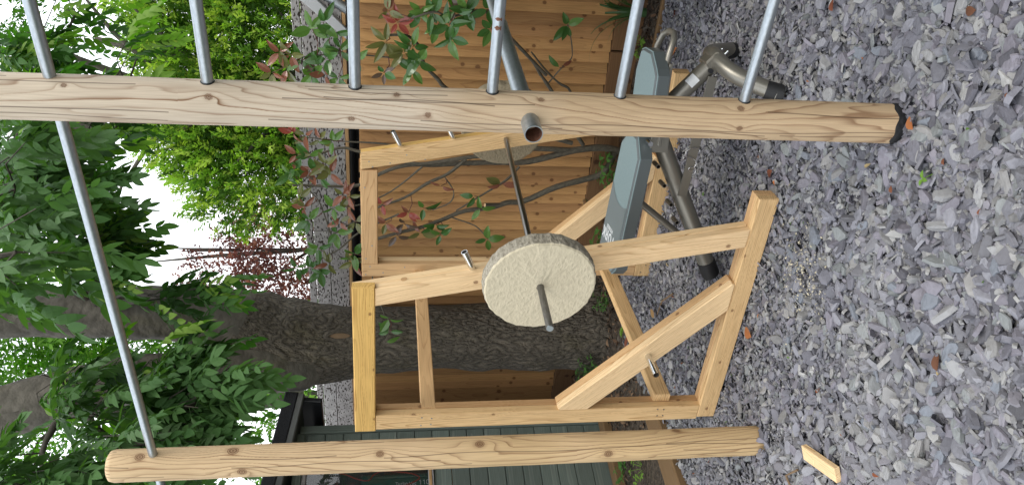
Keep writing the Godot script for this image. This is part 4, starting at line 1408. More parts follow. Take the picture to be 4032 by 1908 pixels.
func build_unseen_hedge() -> void:  # hedge and bush out of view, placed to darken the fence and slate at right
	var t := thing("unseen_hedge", Vector3(2.35, 0, -1.4), "dense dark evergreen hedge out of view at right, darkening the lower fence and slate", "hedge")
	var sp := [spray(680, 0.24, 14, 0.10, 0.05, 0.8), spray(681, 0.24, 14, 0.10, 0.05, 0.8)]
	var balls := [[Vector3(1.66, 0.85, -3.0), Vector3(0.36, 0.95, 0.38), 600]]
	for k in 4: balls.append([Vector3(2.35, 1.05, -2.6 + 1.2 * k), Vector3(0.5, 1.25, 0.85), 620])
	crown(t, "crown", M.ash_stuff, balls, sp, [Color(0.07, 0.14, 0.035), Color(0.05, 0.11, 0.03)], 0.2)
	for b in balls:
		var g := G.new()
		var c: Vector3 = b[0]
		tube(g, [Vector3(c.x, -0.1, c.z), Vector3(c.x, 0.6, c.z), Vector3(c.x + 0.03, 1.5, c.z)], [0.035, 0.028, 0.01], 8)
		put(t, g, "trunk", M.twig)

func build_beech() -> void:
	var t := thing("copper_beech", Vector3(-0.1, 0, -13.0), "distant copper beech with dark purple red leaves against white sky", "tree")
	var g := G.new()
	tube(g, [Vector3(-0.1, -0.1, -13.0), Vector3(-0.05, 2.0, -13.0), Vector3(-0.2, 4.0, -13.0), Vector3(-0.3, 5.0, -13.0)], [0.07, 0.05, 0.03, 0.01], 10, true, noise(9, 2.0), 0.01)
	put(t, g, "trunk", M.bark_smooth)
	for k in 10:
		g = G.new()
		var y := 1.4 + k * 0.28
		var e := Vector3(-0.1 + rng.randf_range(-1.0, 1.0), y + rng.randf_range(0.3, 0.9), -12.9 + rng.randf_range(-0.5, 0.5))
		tube(g, [Vector3(-0.1, y, -13.0), Vector3(-0.1, y, -13.0).lerp(e, 0.5) + UP * 0.12, e], [0.03, 0.018, 0.006], 7)
		put(t, g, "branch", M.twig)
	var sp := []
	for k in 3:
		sp.append(spray(640 + k, 0.22, 9, 0.062, 0.042, 0.8))
	crown(t, "crown", M.beech_stuff, [[Vector3(0.0, 2.7, -12.8), Vector3(1.25, 0.95, 0.7), 760], [Vector3(-0.05, 3.4, -12.8), Vector3(0.6, 0.5, 0.5), 200], [Vector3(-0.5, 3.9, -12.8), Vector3(0.42, 0.55, 0.3), 150], [Vector3(-0.9, 2.4, -12.8), Vector3(0.9, 0.8, 0.6), 380]], sp,
		[Color(0.23, 0.11, 0.10), Color(0.28, 0.14, 0.115), Color(0.16, 0.095, 0.09), Color(0.31, 0.16, 0.11)], 0.1)

func build_far_tree() -> void:
	var sp := []
	for k in 3:
		sp.append(spray(660 + k, 0.26, 13, 0.085, 0.034, 0.85))
	var t := thing("leafy_tree", Vector3(-1.9, 0, -9.2), "mid green leafy tree beyond the shed roof with sky showing through", "tree")
	var g := G.new()
	tube(g, [Vector3(-1.9, -0.1, -9.2), Vector3(-1.8, 2.4, -9.2), Vector3(-1.7, 4.5, -9.1), Vector3(-1.6, 6.2, -9.0)], [0.14, 0.11, 0.07, 0.02], 12, true, noise(12, 2.0), 0.02)
	put(t, g, "trunk", M.bark_smooth)
	for k in 12:
		g = G.new()
		var y := 1.8 + k * 0.32
		var e := Vector3(-1.8 + rng.randf_range(-1.1, 1.1), y + rng.randf_range(0.4, 0.9), -9.1 + rng.randf_range(-0.5, 0.5))
		tube(g, [Vector3(-1.85, y, -9.2), Vector3(-1.85, y, -9.2).lerp(e, 0.5) + UP * 0.12, e], [0.03, 0.018, 0.006], 7)
		put(t, g, "branch", M.twig)
	crown(t, "crown", M.ash_stuff, [[Vector3(-1.9, 4.6, -9.0), Vector3(1.2, 1.2, 0.8), 1100], [Vector3(-1.7, 2.5, -9.0), Vector3(0.9, 0.8, 0.6), 460], [Vector3(-1.1, 5.4, -9.0), Vector3(0.8, 0.8, 0.6), 420]], sp,
		[Color(0.16, 0.32, 0.05), Color(0.24, 0.42, 0.07), Color(0.10, 0.22, 0.04)], 0.1)
	t = thing("leafy_tree", Vector3(1.4, 0, -11.5), "tall thin-leaved tree behind the evergreen, its top among the rungs", "tree")
	g = G.new()
	tube(g, [Vector3(1.4, -0.1, -11.5), Vector3(1.45, 3.0, -11.5), Vector3(1.6, 5.6, -11.4), Vector3(1.8, 8.0, -11.3)], [0.16, 0.13, 0.08, 0.02], 12, true, noise(13, 2.0), 0.02)
	put(t, g, "trunk", M.bark_smooth)
	for k in 12:
		g = G.new()
		var y := 3.2 + k * 0.36
		var e := Vector3(1.6 + rng.randf_range(-1.3, 1.5), y + rng.randf_range(0.4, 0.9), -11.4 + rng.randf_range(-0.5, 0.5))
		tube(g, [Vector3(1.5, y, -11.45), Vector3(1.5, y, -11.45).lerp(e, 0.5) + UP * 0.12, e], [0.03, 0.02, 0.006], 7)
		put(t, g, "branch", M.twig)
	crown(t, "crown", M.ash_stuff, [[Vector3(2.3, 6.7, -11.3), Vector3(1.5, 1.1, 0.8), 700], [Vector3(1.0, 7.0, -11.3), Vector3(1.0, 0.7, 0.7), 260]], sp,
		[Color(0.12, 0.25, 0.05), Color(0.18, 0.34, 0.06), Color(0.08, 0.18, 0.04)], 0.1)

func compound(sd: int, pairs: int) -> ArrayMesh:
	var r := RandomNumberGenerator.new()
	r.seed = sd
	var g := G.new()
	var l := 0.21
	var pts := []
	var rad := []
	var droop := r.randf_range(0.25, 0.7)
	for i in 6:
		var t := i / 5.0
		pts.append(Vector3(l * t, -droop * l * t * t, 0)); rad.append(0.0016 * (1.0 - 0.6 * t))
	tube(g, pts, rad, 4, false)
	for i in pairs:
		var t := 0.22 + 0.72 * i / (pairs - 1.0)
		var p := Vector3(l * t, -droop * l * t * t, 0)
		for s in [-1.0, 1.0]:
			leaf(g, p, Vector3(0.55 + 0.35 * t, -0.25 - 0.7 * droop * t + r.randf_range(-0.35, 0.2), s * r.randf_range(0.7, 1.1)), Vector3(r.randf_range(-0.25, 0.25), 1, s * r.randf_range(-0.1, 0.35)).normalized(), 0.084 * r.randf_range(0.7, 1.2) * (1.0 - 0.25 * absf(t - 0.5)), 0.034 * r.randf_range(0.8, 1.15), r.randf_range(0.0, 0.4), r.randf_range(-0.1, 0.6), 4)
	leaf(g, pts[5], Vector3(1, -droop, 0), UP, 0.085, 0.034, 0.2, 0.25, 4)
	return g.mesh()

# paler, greener patches of bark, with extra light painted in higher up
func lichen_and_light(g: G) -> void:
	var n1 := noise(55, 2.2, FastNoiseLite.TYPE_SIMPLEX_SMOOTH, 3)
	var n2 := noise(56, 5.0, FastNoiseLite.TYPE_SIMPLEX_SMOOTH, 3)
	for k in g.v.size():
		var q := g.v[k]
		var a := smoothstep(0.05, 0.35, n1.get_noise_3d(q.x, q.y * 0.6, q.z))
		var b := smoothstep(0.1, 0.5, n2.get_noise_3d(q.x, q.y * 0.5, q.z))
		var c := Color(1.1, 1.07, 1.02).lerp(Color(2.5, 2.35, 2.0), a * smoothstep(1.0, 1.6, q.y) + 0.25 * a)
		g.c[k] = c.lerp(Color(1.05, 1.2, 0.8), b * 0.7)

func build_ash() -> void:
	var t := thing("ash_tree", Vector3(-0.53, 0, -4.70), "big grey barked tree before the fence, forked, with hanging dark green leaves", "tree")
	var tr := [Vector3(-0.53, -0.25, -4.72), Vector3(-0.53, 0.0, -4.71), Vector3(-0.545, 0.10, -4.70), Vector3(-0.55, 0.22, -4.69), Vector3(-0.565, 0.55, -4.70), Vector3(-0.57, 1.01, -4.72), Vector3(-0.585, 1.30, -4.74), Vector3(-0.60, 1.52, -4.75), Vector3(-0.60, 1.72, -4.75), Vector3(-0.57, 1.90, -4.75), Vector3(-0.50, 2.06, -4.74), Vector3(-0.44, 2.20, -4.72), Vector3(-0.41, 2.45, -4.71), Vector3(-0.39, 2.85, -4.71), Vector3(-0.39, 3.42, -4.70), Vector3(-0.38, 4.05, -4.70), Vector3(-0.34, 4.9, -4.7), Vector3(-0.3, 5.8, -4.7)]
	var rr := [0.33, 0.27, 0.245, 0.226, 0.207, 0.200, 0.205, 0.222, 0.240, 0.250, 0.225, 0.185, 0.158, 0.146, 0.142, 0.138, 0.115, 0.09]
	var fine := []
	var fr := []
	for i in tr.size() - 1:
		for k in 6:
			var u := k / 6.0
			fine.append((tr[i] as Vector3).cubic_interpolate(tr[i + 1], tr[maxi(i - 1, 0)], tr[mini(i + 2, tr.size() - 1)], u)); fr.append(lerpf(rr[i], rr[i + 1], u))
	var g := G.new()
	var cutat := 0
	for k in fine.size():
		if (fine[k] as Vector3).y < 2.17: cutat = k
	tube(g, fine.slice(0, cutat + 1), fr.slice(0, cutat + 1), 48, false, noise(15, 3.2, FastNoiseLite.TYPE_SIMPLEX_SMOOTH, 4), 0.026, 3.0, 1.6)
	lichen_and_light(g)
	put(t, g, "trunk", M.bark)
	g = G.new()
	tube(g, fine.slice(maxi(0, cutat - 1)), fr.slice(maxi(0, cutat - 1)), 48, true, noise(15, 3.2, FastNoiseLite.TYPE_SIMPLEX_SMOOTH, 4), 0.026, 3.0, 1.6)
	lichen_and_light(g)
	put(t, g, "trunk", M.bark_smooth)
	g = G.new()
	var lm := [Vector3(-0.62, 1.60, -4.75), Vector3(-0.68, 1.80, -4.71), Vector3(-0.71, 1.98, -4.65), Vector3(-0.72, 2.14, -4.60), Vector3(-0.73, 2.44, -4.54), Vector3(-0.78, 2.82, -4.50), Vector3(-0.87, 3.18, -4.46), Vector3(-0.96, 3.66, -4.44), Vector3(-1.1, 4.4, -4.4), Vector3(-1.25, 5.2, -4.4)]
	var lr := [0.17, 0.185, 0.17, 0.145, 0.135, 0.135, 0.14, 0.13, 0.11, 0.08]
	fine = []; fr = []
	for i in lm.size() - 1:
		for k in 5:
			var u := k / 5.0
			fine.append((lm[i] as Vector3).cubic_interpolate(lm[i + 1], lm[maxi(i - 1, 0)], lm[mini(i + 2, lm.size() - 1)], u)); fr.append(lerpf(lr[i], lr[i + 1], u))
	tube(g, fine, fr, 40, true, noise(16, 3.2, FastNoiseLite.TYPE_SIMPLEX_SMOOTH, 4), 0.02, 2.6, 1.6)
	lichen_and_light(g)
	put(t, g, "limb", M.bark_smooth)
	g = G.new()  # pale scar of a lost branch, a rim of bark round it
	var sc := Vector3(-0.53, 1.55, -4.528)
	for k in 20:
		var a0 := TAU * k / 20.0
		var a1 := TAU * (k + 1) / 20.0
		g.flat(sc, sc + Vector3(cos(a0) * 0.016, sin(a0) * 0.058, -0.004), sc + Vector3(cos(a1) * 0.016, sin(a1) * 0.058, -0.004), Vector3(0, 0, 1), Vector2(0.1, 0.1), Vector2(0.1 + cos(a0) * 0.1, 0.1 + sin(a0) * 0.05), Vector2(0.1 + cos(a1) * 0.1, 0.1 + sin(a1) * 0.05))
	var scar := put(t, g, "branch_scar", M.scar)
	g = G.new()
	var rp := []
	var rd := []
	for k in 22:
		var a := TAU * k / 21.0
		rp.append(sc + Vector3(cos(a) * 0.024, sin(a) * 0.072 + 0.004, -0.012)); rd.append(0.013 + 0.005 * sin(a))
	tube(g, rp, rd, 10, false, noise(17, 9.0), 0.005, 1.0, 3.0)
	put(scar, g, "bark_rim", M.bark)
	# branches out to the leaf masses; each mass: centre, size, twigs, leaves per twig, where its branch starts
	var f1 := Vector3(-0.39, 2.9, -4.7)
	var f2 := Vector3(-0.80, 2.9, -4.5)
	var f3 := Vector3(-0.38, 3.8, -4.7)
	var masses := [
		[Vector3(-0.03, 2.46, -2.70), Vector3(0.20, 0.16, 0.16), 6, 3, Vector3(-0.9, 3.5, -4.45), Vector3(-0.3, 3.6, -3.2)],
		[Vector3(0.20, 2.66, -3.15), Vector3(0.24, 0.14, 0.25), 8, 4, f3, Vector3(0.1, 3.5, -3.8)],
		[Vector3(0.15, 2.74, -3.85), Vector3(0.32, 0.20, 0.3), 15, 5, f1, Vector3(-0.05, 3.05, -4.3)],
		[Vector3(0.34, 2.90, -3.75), Vector3(0.28, 0.2, 0.3), 11, 5, f1, Vector3(0.0, 3.2, -4.3)],
		[Vector3(-0.04, 2.62, -3.80), Vector3(0.14, 0.14, 0.2), 6, 4, f1, Vector3(-0.15, 2.8, -4.2)],
		[Vector3(-0.27, 2.36, -3.95), Vector3(0.06, 0.14, 0.10), 3, 3, f1, Vector3(-0.2, 2.7, -4.3)],
		[Vector3(-0.24, 2.08, -3.90), Vector3(0.07, 0.08, 0.08), 2, 3, f1, Vector3(-0.25, 2.5, -4.2)],
		[Vector3(-0.82, 2.56, -3.85), Vector3(0.26, 0.26, 0.3), 13, 5, f2, Vector3(-0.85, 2.9, -4.2)],
		[Vector3(-0.66, 2.86, -4.05), Vector3(0.16, 0.16, 0.2), 3, 3, f2, Vector3(-0.7, 3.0, -4.3)],
		[Vector3(-0.86, 2.29, -3.50), Vector3(0.22, 0.18, 0.25), 13, 5, f2, Vector3(-0.95, 2.7, -3.9)],
		[Vector3(-1.02, 2.70, -3.55), Vector3(0.28, 0.3, 0.3), 14, 5, f2, Vector3(-1.0, 3.0, -4.0)],
		[Vector3(-0.62, 2.22, -3.80), Vector3(0.17, 0.20, 0.2), 8, 4, f2, Vector3(-0.75, 2.6, -4.1)],
		[Vector3(-0.70, 2.11, -3.55), Vector3(0.14, 0.11, 0.18), 7, 4, f2, Vector3(-0.9, 2.4, -3.8)],
		[Vector3(-0.60, 2.0, -3.45), Vector3(0.08, 0.06, 0.12), 2, 3, f2, Vector3(-0.8, 2.2, -3.7)],
		[Vector3(1.02, 3.25, -4.60), Vector3(0.34, 0.18, 0.3), 12, 5, f3, Vector3(0.4, 3.5, -4.7)],
		[Vector3(1.32, 3.05, -4.75), Vector3(0.30, 0.12, 0.3), 5, 4, f3, Vector3(0.6, 3.3, -4.7)],
		[Vector3(0.62, 3.00, -4.15), Vector3(0.24, 0.18, 0.25), 9, 5, f3, Vector3(0.2, 3.3, -4.4)],
		[Vector3(0.70, 2.70, -4.15), Vector3(0.15, 0.10, 0.2), 4, 4, f1, Vector3(0.3, 2.9, -4.4)],
		[Vector3(0.98, 2.60, -4.35), Vector3(0.14, 0.10, 0.2), 2, 3, f1, Vector3(0.4, 2.85, -4.5)],
		[Vector3(0.2, 3.15, -4.2), Vector3(0.4, 0.22, 0.3), 10, 4, f3, Vector3(-0.1, 3.5, -4.4)],
	]
	var kinds := []
	for k in 5:
		kinds.append(compound(700 + k, 4 + k % 2 + 1))
	var tw := G.new()
	var all := []
	for ms in masses:
		g = G.new()
		var a: Vector3 = ms[4]
		var b: Vector3 = ms[5]
		var c: Vector3 = ms[0]
		var bp := []
		var br := []
		for k in 9:
			var u := k / 8.0
			bp.append(a.lerp(b, u).lerp(b.lerp(c, u), u)); br.append(lerpf(0.026, 0.005, u))
		tube(g, bp, br, 8, true, noise(31, 6.0), 0.004)
		put(t, g, "branch", M.twig)
		for i in ms[2]:
			var st: Vector3 = bp[5 + rng.randi() % 4]
			var e := in_ball(ms[0], ms[1], 0.2)
			var mid := st.lerp(e, 0.55) + UP * 0.05
			tube(tw, [st, mid, e], [0.0042, 0.003, 0.0018], 5, false)
			for k in ms[3]:
				var az := rng.randf() * TAU
				var d := Vector3(cos(az), rng.randf_range(-0.95, 0.1), sin(az)) + (e - st).normalized() * 0.4
				var s := rng.randf_range(0.78, 1.12)
				var xf := Transform3D(aim(d, rng.randf_range(-0.5, 0.5)).scaled(Vector3(s, s, s)), mid.lerp(e, 0.3 + 0.7 * k / maxf(1.0, ms[3] - 1.0)))
				all.append([e.z + e.y * 0.1 + rng.randf() * 0.1, rng.randi() % 5, xf])
	tag(put(t, tw, "twigs", M.twig), "", "", "", "stuff")
	all.sort_custom(func(x, y): return x[0] > y[0])
	var xf := [[], [], [], [], []]
	var cc := [[], [], [], [], []]
	for i in all.size():
		var q: Array = all[i]
		if i < 300:
			var o := MeshInstance3D.new()
			o.mesh = kinds[q[1]]
			o.material_override = M.ash[rng.randi() % 3]
			o.name = numbered(t, "leaf")
			t.add_child(o, true)
			o.transform = q[2]
			o.position -= t.position
		else:
			xf[q[1]].append(q[2])
			var c: Color = [Color(0.08, 0.175, 0.047), Color(0.105, 0.215, 0.055), Color(0.20, 0.32, 0.06), Color(0.05, 0.105, 0.036)][rng.randi() % 4]  # the lime tone paints in light shining through some leaves
			cc[q[1]].append(c * rng.randf_range(0.85, 1.15))
	for k in 5:
		copies(t, "foliage", kinds[k], M.ash_stuff, xf[k], cc[k])

# red-tipped evergreen shrub trained along the fence; stems as (along, height, out from the fence)
func build_shrub() -> void:
	var t := thing("red_tipped_shrub", fe(0.82, 0, 0.13), "evergreen shrub with red and green leaves and bare stems against the fence", "shrub")
	var stems := [
		[[Vector3(0.79, -0.02, 0.12), Vector3(0.76, 0.10, 0.13), Vector3(0.77, 0.27, 0.15), Vector3(0.84, 0.52, 0.16), Vector3(0.845, 0.7, 0.165), Vector3(0.85, 0.84, 0.17), Vector3(0.86, 1.04, 0.18), Vector3(0.85, 1.15, 0.20), Vector3(0.87, 1.25, 0.21), Vector3(0.92, 1.36, 0.22)], 0.021, 0.009],
		[[Vector3(0.77, 0.27, 0.15), Vector3(0.75, 0.57, 0.18), Vector3(0.79, 0.74, 0.19), Vector3(0.80, 0.86, 0.20), Vector3(0.83, 1.04, 0.21), Vector3(0.83, 1.16, 0.22), Vector3(0.77, 1.42, 0.22), Vector3(0.75, 1.52, 0.22), Vector3(0.79, 1.65, 0.23), Vector3(0.81, 1.74, 0.25)], 0.015, 0.005],
		[[Vector3(0.80, 0.86, 0.20), Vector3(0.89, 0.96, 0.22), Vector3(0.94, 1.07, 0.24), Vector3(1.02, 1.19, 0.26), Vector3(1.07, 1.33, 0.28), Vector3(1.13, 1.42, 0.30), Vector3(1.18, 1.50, 0.30), Vector3(1.24, 1.58, 0.30)], 0.010, 0.004],
		[[Vector3(0.79, 0.03, 0.12), Vector3(0.88, 0.06, 0.14), Vector3(0.93, 0.12, 0.15), Vector3(0.99, 0.34, 0.17), Vector3(1.08, 0.52, 0.18), Vector3(1.08, 0.62, 0.20), Vector3(1.10, 0.70, 0.22), Vector3(1.12, 0.86, 0.23), Vector3(1.17, 0.99, 0.25), Vector3(1.20, 1.09, 0.27), Vector3(1.23, 1.21, 0.28), Vector3(1.27, 1.36, 0.30)], 0.020, 0.008],
		[[Vector3(0.86, 0.57, 0.18), Vector3(0.93, 0.64, 0.21), Vector3(1.00, 0.75, 0.23), Vector3(1.10, 0.91, 0.26)], 0.008, 0.004],
		[[Vector3(0.70, 0.30, 0.2), Vector3(0.58, 0.70, 0.22), Vector3(0.40, 0.98, 0.25), Vector3(0.33, 1.04, 0.28), Vector3(0.25, 1.11, 0.30), Vector3(0.16, 1.13, 0.33), Vector3(0.11, 1.17, 0.35), Vector3(0.08, 1.21, 0.38), Vector3(0.08, 1.30, 0.40)], 0.012, 0.005],
		[[Vector3(0.25, 1.11, 0.30), Vector3(0.24, 1.19, 0.29), Vector3(0.23, 1.22, 0.29), Vector3(0.22, 1.31, 0.30), Vector3(0.2, 1.5, 0.33), Vector3(0.22, 1.68, 0.35)], 0.006, 0.003],
		[[Vector3(0.3, 0.5, 0.25), Vector3(0.03, 0.78, 0.30), Vector3(0.0, 0.80, 0.33), Vector3(-0.04, 0.85, 0.35), Vector3(-0.04, 0.92, 0.38), Vector3(-0.02, 1.01, 0.40), Vector3(-0.05, 1.08, 0.43), Vector3(-0.02, 1.18, 0.45)], 0.009, 0.004],
		[[Vector3(0.74, 0.22, 0.14), Vector3(0.52, 0.39, 0.15), Vector3(0.44, 0.43, 0.16), Vector3(0.37, 0.48, 0.17), Vector3(0.32, 0.52, 0.18), Vector3(0.25, 0.57, 0.19), Vector3(0.16, 0.66, 0.20)], 0.012, 0.006],
		[[Vector3(0.60, 0.30, 0.13), Vector3(0.44, 0.33, 0.12), Vector3(0.39, 0.40, 0.13), Vector3(0.32, 0.48, 0.14), Vector3(0.22, 0.57, 0.15)], 0.008, 0.004],
		[[Vector3(0.38, 0.46, 0.15), Vector3(0.30, 0.41, 0.16), Vector3(0.24, 0.37, 0.18), Vector3(0.19, 0.37, 0.19), Vector3(0.09, 0.40, 0.21), Vector3(0.05, 0.42, 0.22)], 0.004, 0.0025],
		[[Vector3(0.92, 1.36, 0.22), Vector3(0.98, 1.43, 0.20), Vector3(0.98, 1.53, 0.22), Vector3(0.97, 1.71, 0.23), Vector3(0.96, 1.77, 0.25)], 0.010, 0.006],
		[[Vector3(1.24, 1.58, 0.30), Vector3(1.04, 1.63, 0.30), Vector3(0.96, 1.68, 0.30), Vector3(0.89, 1.74, 0.30)], 0.004, 0.003],
		[[Vector3(1.10, 1.22, 0.3), Vector3(1.21, 1.42, 0.30), Vector3(1.33, 1.54, 0.30), Vector3(1.38, 1.62, 0.30), Vector3(1.42, 1.68, 0.30)], 0.006, 0.003],
		[[Vector3(0.84, 1.1, 0.24), Vector3(0.98, 1.26, 0.26), Vector3(1.06, 1.42, 0.27), Vector3(1.06, 1.55, 0.3)], 0.005, 0.003],
		[[Vector3(0.74, 1.18, 0.24), Vector3(0.70, 1.30, 0.26), Vector3(0.67, 1.5, 0.3), Vector3(0.64, 1.70, 0.32)], 0.005, 0.003],
		[[Vector3(1.15, 0.93, 0.25), Vector3(1.19, 0.80, 0.27), Vector3(1.24, 0.74, 0.3)], 0.004, 0.003],
		[[Vector3(1.27, 1.36, 0.30), Vector3(1.45, 1.36, 0.42), Vector3(1.60, 1.30, 0.52), Vector3(1.70, 1.27, 0.55), Vector3(1.78, 1.29, 0.55)], 0.004, 0.002],
		[[Vector3(0.9, 0.98, 0.24), Vector3(0.97, 0.93, 0.27), Vector3(1.03, 0.95, 0.29), Vector3(1.07, 1.04, 0.3)], 0.004, 0.003]]
	var nodes := []
	for s in stems:
		var g := G.new()
		var sp: Array = s[0]
		var pts := []
		var rad := []
		var k := sp.size()
		for i in k - 1:
			for j in 4:
				var u := j / 4.0
				pts.append((sp[i] as Vector3).cubic_interpolate(sp[i + 1], sp[maxi(i - 1, 0)], sp[mini(i + 2, k - 1)], u)); rad.append(lerpf(s[1], s[2], (i + u) / (k - 1.0)))
		pts.append(sp[k - 1]); rad.append(s[2])
		for i in pts.size():
			pts[i] = fe(pts[i].x, pts[i].y, pts[i].z); nodes.append(pts[i])
		tube(g, pts, rad, 9, true, noise(41, 14.0), 0.002, 1.0, 6.0)
		put(t, g, "stem", M.stem)
	# sawn-off stub
	var g := G.new()
	tube(g, [fe(1.09, 0.66, 0.21), fe(1.075, 0.72, 0.235), fe(1.07, 0.75, 0.245)], [0.012, 0.011, 0.011], 10, true, noise(42, 12.0), 0.001)
	var stub := put(t, g, "stub", M.stem)
	g = G.new()
	tube(g, [fe(1.07, 0.75, 0.245), fe(1.0696, 0.7515, 0.2455)], [0.0108, 0.0100], 10)
	put(stub, g, "cut_face", M.pine)
	# shoots: place, number of leaves, leaf kind (0 green, 1 light green, 2 olive, 3 bronze, 4 red, 5 dark bronze)
	var shoots := []
	for q in [[0.62, 1.74, 4], [0.63, 1.68, 3], [0.66, 1.55, 1], [0.65, 1.61, 2], [0.74, 1.73, 3], [0.85, 1.77, 0], [0.82, 1.74, 1], [0.75, 1.67, 0], [0.83, 1.67, 3], [0.79, 1.59, 2], [0.87, 1.62, 5], [0.84, 1.57, 2], [0.99, 1.73, 2], [1.05, 1.71, 3], [1.13, 1.69, 1], [0.97, 1.51, 3], [1.05, 1.56, 0], [0.98, 1.48, 2], [1.14, 1.53, 3], [1.14, 1.45, 2], [1.21, 1.55, 0], [1.31, 1.65, 1], [1.44, 1.70, 0], [1.47, 1.65, 0], [1.41, 1.60, 2], [1.40, 1.47, 2], [1.44, 1.77, 0], [1.35, 1.46, 1]]:
		shoots.append([fe(q[0], q[1], 0.32), 4, q[2]])
	for q in [[0.05, 1.57, 0], [0.10, 1.52, 0], [0.08, 1.62, 1], [0.18, 1.50, 0], [0.22, 1.56, 0], [0.25, 1.61, 5], [0.23, 1.67, 0], [0.21, 1.72, 3], [0.20, 1.77, 3], [0.30, 1.81, 3], [0.28, 1.74, 2], [0.30, 1.63, 1], [0.30, 1.57, 3], [0.31, 1.51, 0], [0.22, 1.42, 0]]:
		shoots.append([fe(q[0], q[1], 0.35), 4, q[2]])
	for q in [[-0.04, 1.28, 3], [0.01, 1.24, 4], [-0.05, 1.14, 1], [-0.04, 1.09, 0], [0.01, 1.06, 1], [0.01, 1.01, 0], [-0.05, 0.98, 5], [-0.06, 0.94, 0], [-0.07, 0.84, 0], [0.02, 0.82, 0], [0.10, 1.29, 2], [0.15, 1.21, 2], [0.12, 1.17, 0], [0.18, 1.14, 0], [0.23, 1.17, 0], [0.07, 1.00, 0], [0.25, 1.30, 5]]:
		shoots.append([fe(q[0], q[1], 0.42), 5, q[2]])
	for q in [[1.06, 1.09, 0, 3], [1.09, 1.17, 4, 4], [1.16, 1.19, 5, 3], [1.17, 1.02, 0, 4], [1.23, 0.99, 0, 3], [1.22, 1.10, 2, 3], [1.24, 1.23, 5, 3], [1.16, 1.29, 3, 3], [0.90, 0.68, 2, 3], [0.98, 0.82, 0, 2], [0.92, 1.00, 4, 2], [1.06, 0.78, 1, 3], [1.26, 0.73, 1, 4], [1.04, 1.31, 4, 3], [0.05, 0.42, 0, 5], [0.27, 0.43, 0, 1], [0.26, 0.42, 3, 1]]:
		shoots.append([fe(q[0], q[1], 0.30 if q[0] > 0.5 else 0.22), q[3], q[2]])
	shoots.append([fe(1.62, 1.27, 0.55), 3, 1])
	shoots.append([fe(1.71, 1.265, 0.55), 3, 0])
	shoots.append([fe(1.79, 1.29, 0.55), 1, 1])
	var lms := []
	for k in 5:
		var lg := G.new()
		leaf(lg, Vector3.ZERO, Vector3.RIGHT, UP, 1.0, [0.42, 0.48, 0.40, 0.36, 0.5][k], [0.25, 0.35, 0.15, 0.5, 0.3][k], [0.2, 0.35, 0.1, 0.4, -0.1][k], 6)
		lms.append(lg.mesh())
	var tw := G.new()
	for s in shoots:
		var e: Vector3 = s[0]
		var best := e + UP * 0.1
		var bd := 9.0
		for q in nodes:
			var dd: float = (q - e).length() + (0.12 if q.y > e.y else 0.0)
			if dd < bd:
				bd = dd; best = q
		if bd > 0.015:
			tube(tw, [best, best.lerp(e, 0.5) - UP * 0.015, e], [0.0028, 0.0023, 0.0018], 5, false)
		for i in s[1]:
			var az: float = TAU * (i + rng.randf_range(-0.3, 0.3)) / s[1] + rng.randf()
			var d := FD * cos(az) + UP * (sin(az) * 0.85 + 0.1) + FN * rng.randf_range(-0.1, 0.7)
			var l := rng.randf_range(0.062, 0.100) * (0.8 if s[2] >= 3 else 1.0)
			var kind: int = s[2]
			if rng.randf() < 0.25:
				kind = [1, 0, 3, 2, 3, 0][kind]
			var o := MeshInstance3D.new()
			o.mesh = lms[rng.randi() % 5]
			o.material_override = M.red_leaf[kind]
			o.name = numbered(t, "leaf")
			t.add_child(o, true)
			var face := (FN + UP * rng.randf_range(-0.2, 0.7) + FD * rng.randf_range(-0.5, 0.5)).normalized()
			var x := d.normalized()
			var z := x.cross(face).normalized()
			o.transform = Transform3D(Basis(x, z.cross(x), z).scaled(Vector3(l, l, l)), e - t.position + d.normalized() * 0.006)
	tag(put(t, tw, "twigs", M.red_twig), "", "", "", "stuff")

func weed(called: String, at: Vector3, r: float, h: float, k: int, ll: float, m: Material, label: String, cat := "plant") -> void:
	var t := thing(called, at, label, cat)
	var g := G.new()
	var st := G.new()
	for i in k:
		var a := rng.randf() * TAU
		var rr := r * sqrt(rng.randf())
		var p := at + Vector3(cos(a) * rr, h * rng.randf_range(0.35, 1.0), sin(a) * rr)
		tube(st, [at + Vector3(cos(a), 0, sin(a)) * rr * 0.3, p], [0.0014, 0.001], 4, false)
		for j in 3:
			var az := a + (j - 1) * 1.2
			leaf(g, p, Vector3(cos(az), rng.randf_range(-0.3, 0.3), sin(az)), UP, ll * rng.randf_range(0.7, 1.2), ll * 0.55, 0.2, 0.2, 3)
	put(t, g, "leaves", m)
	put(t, st, "stalks", m)

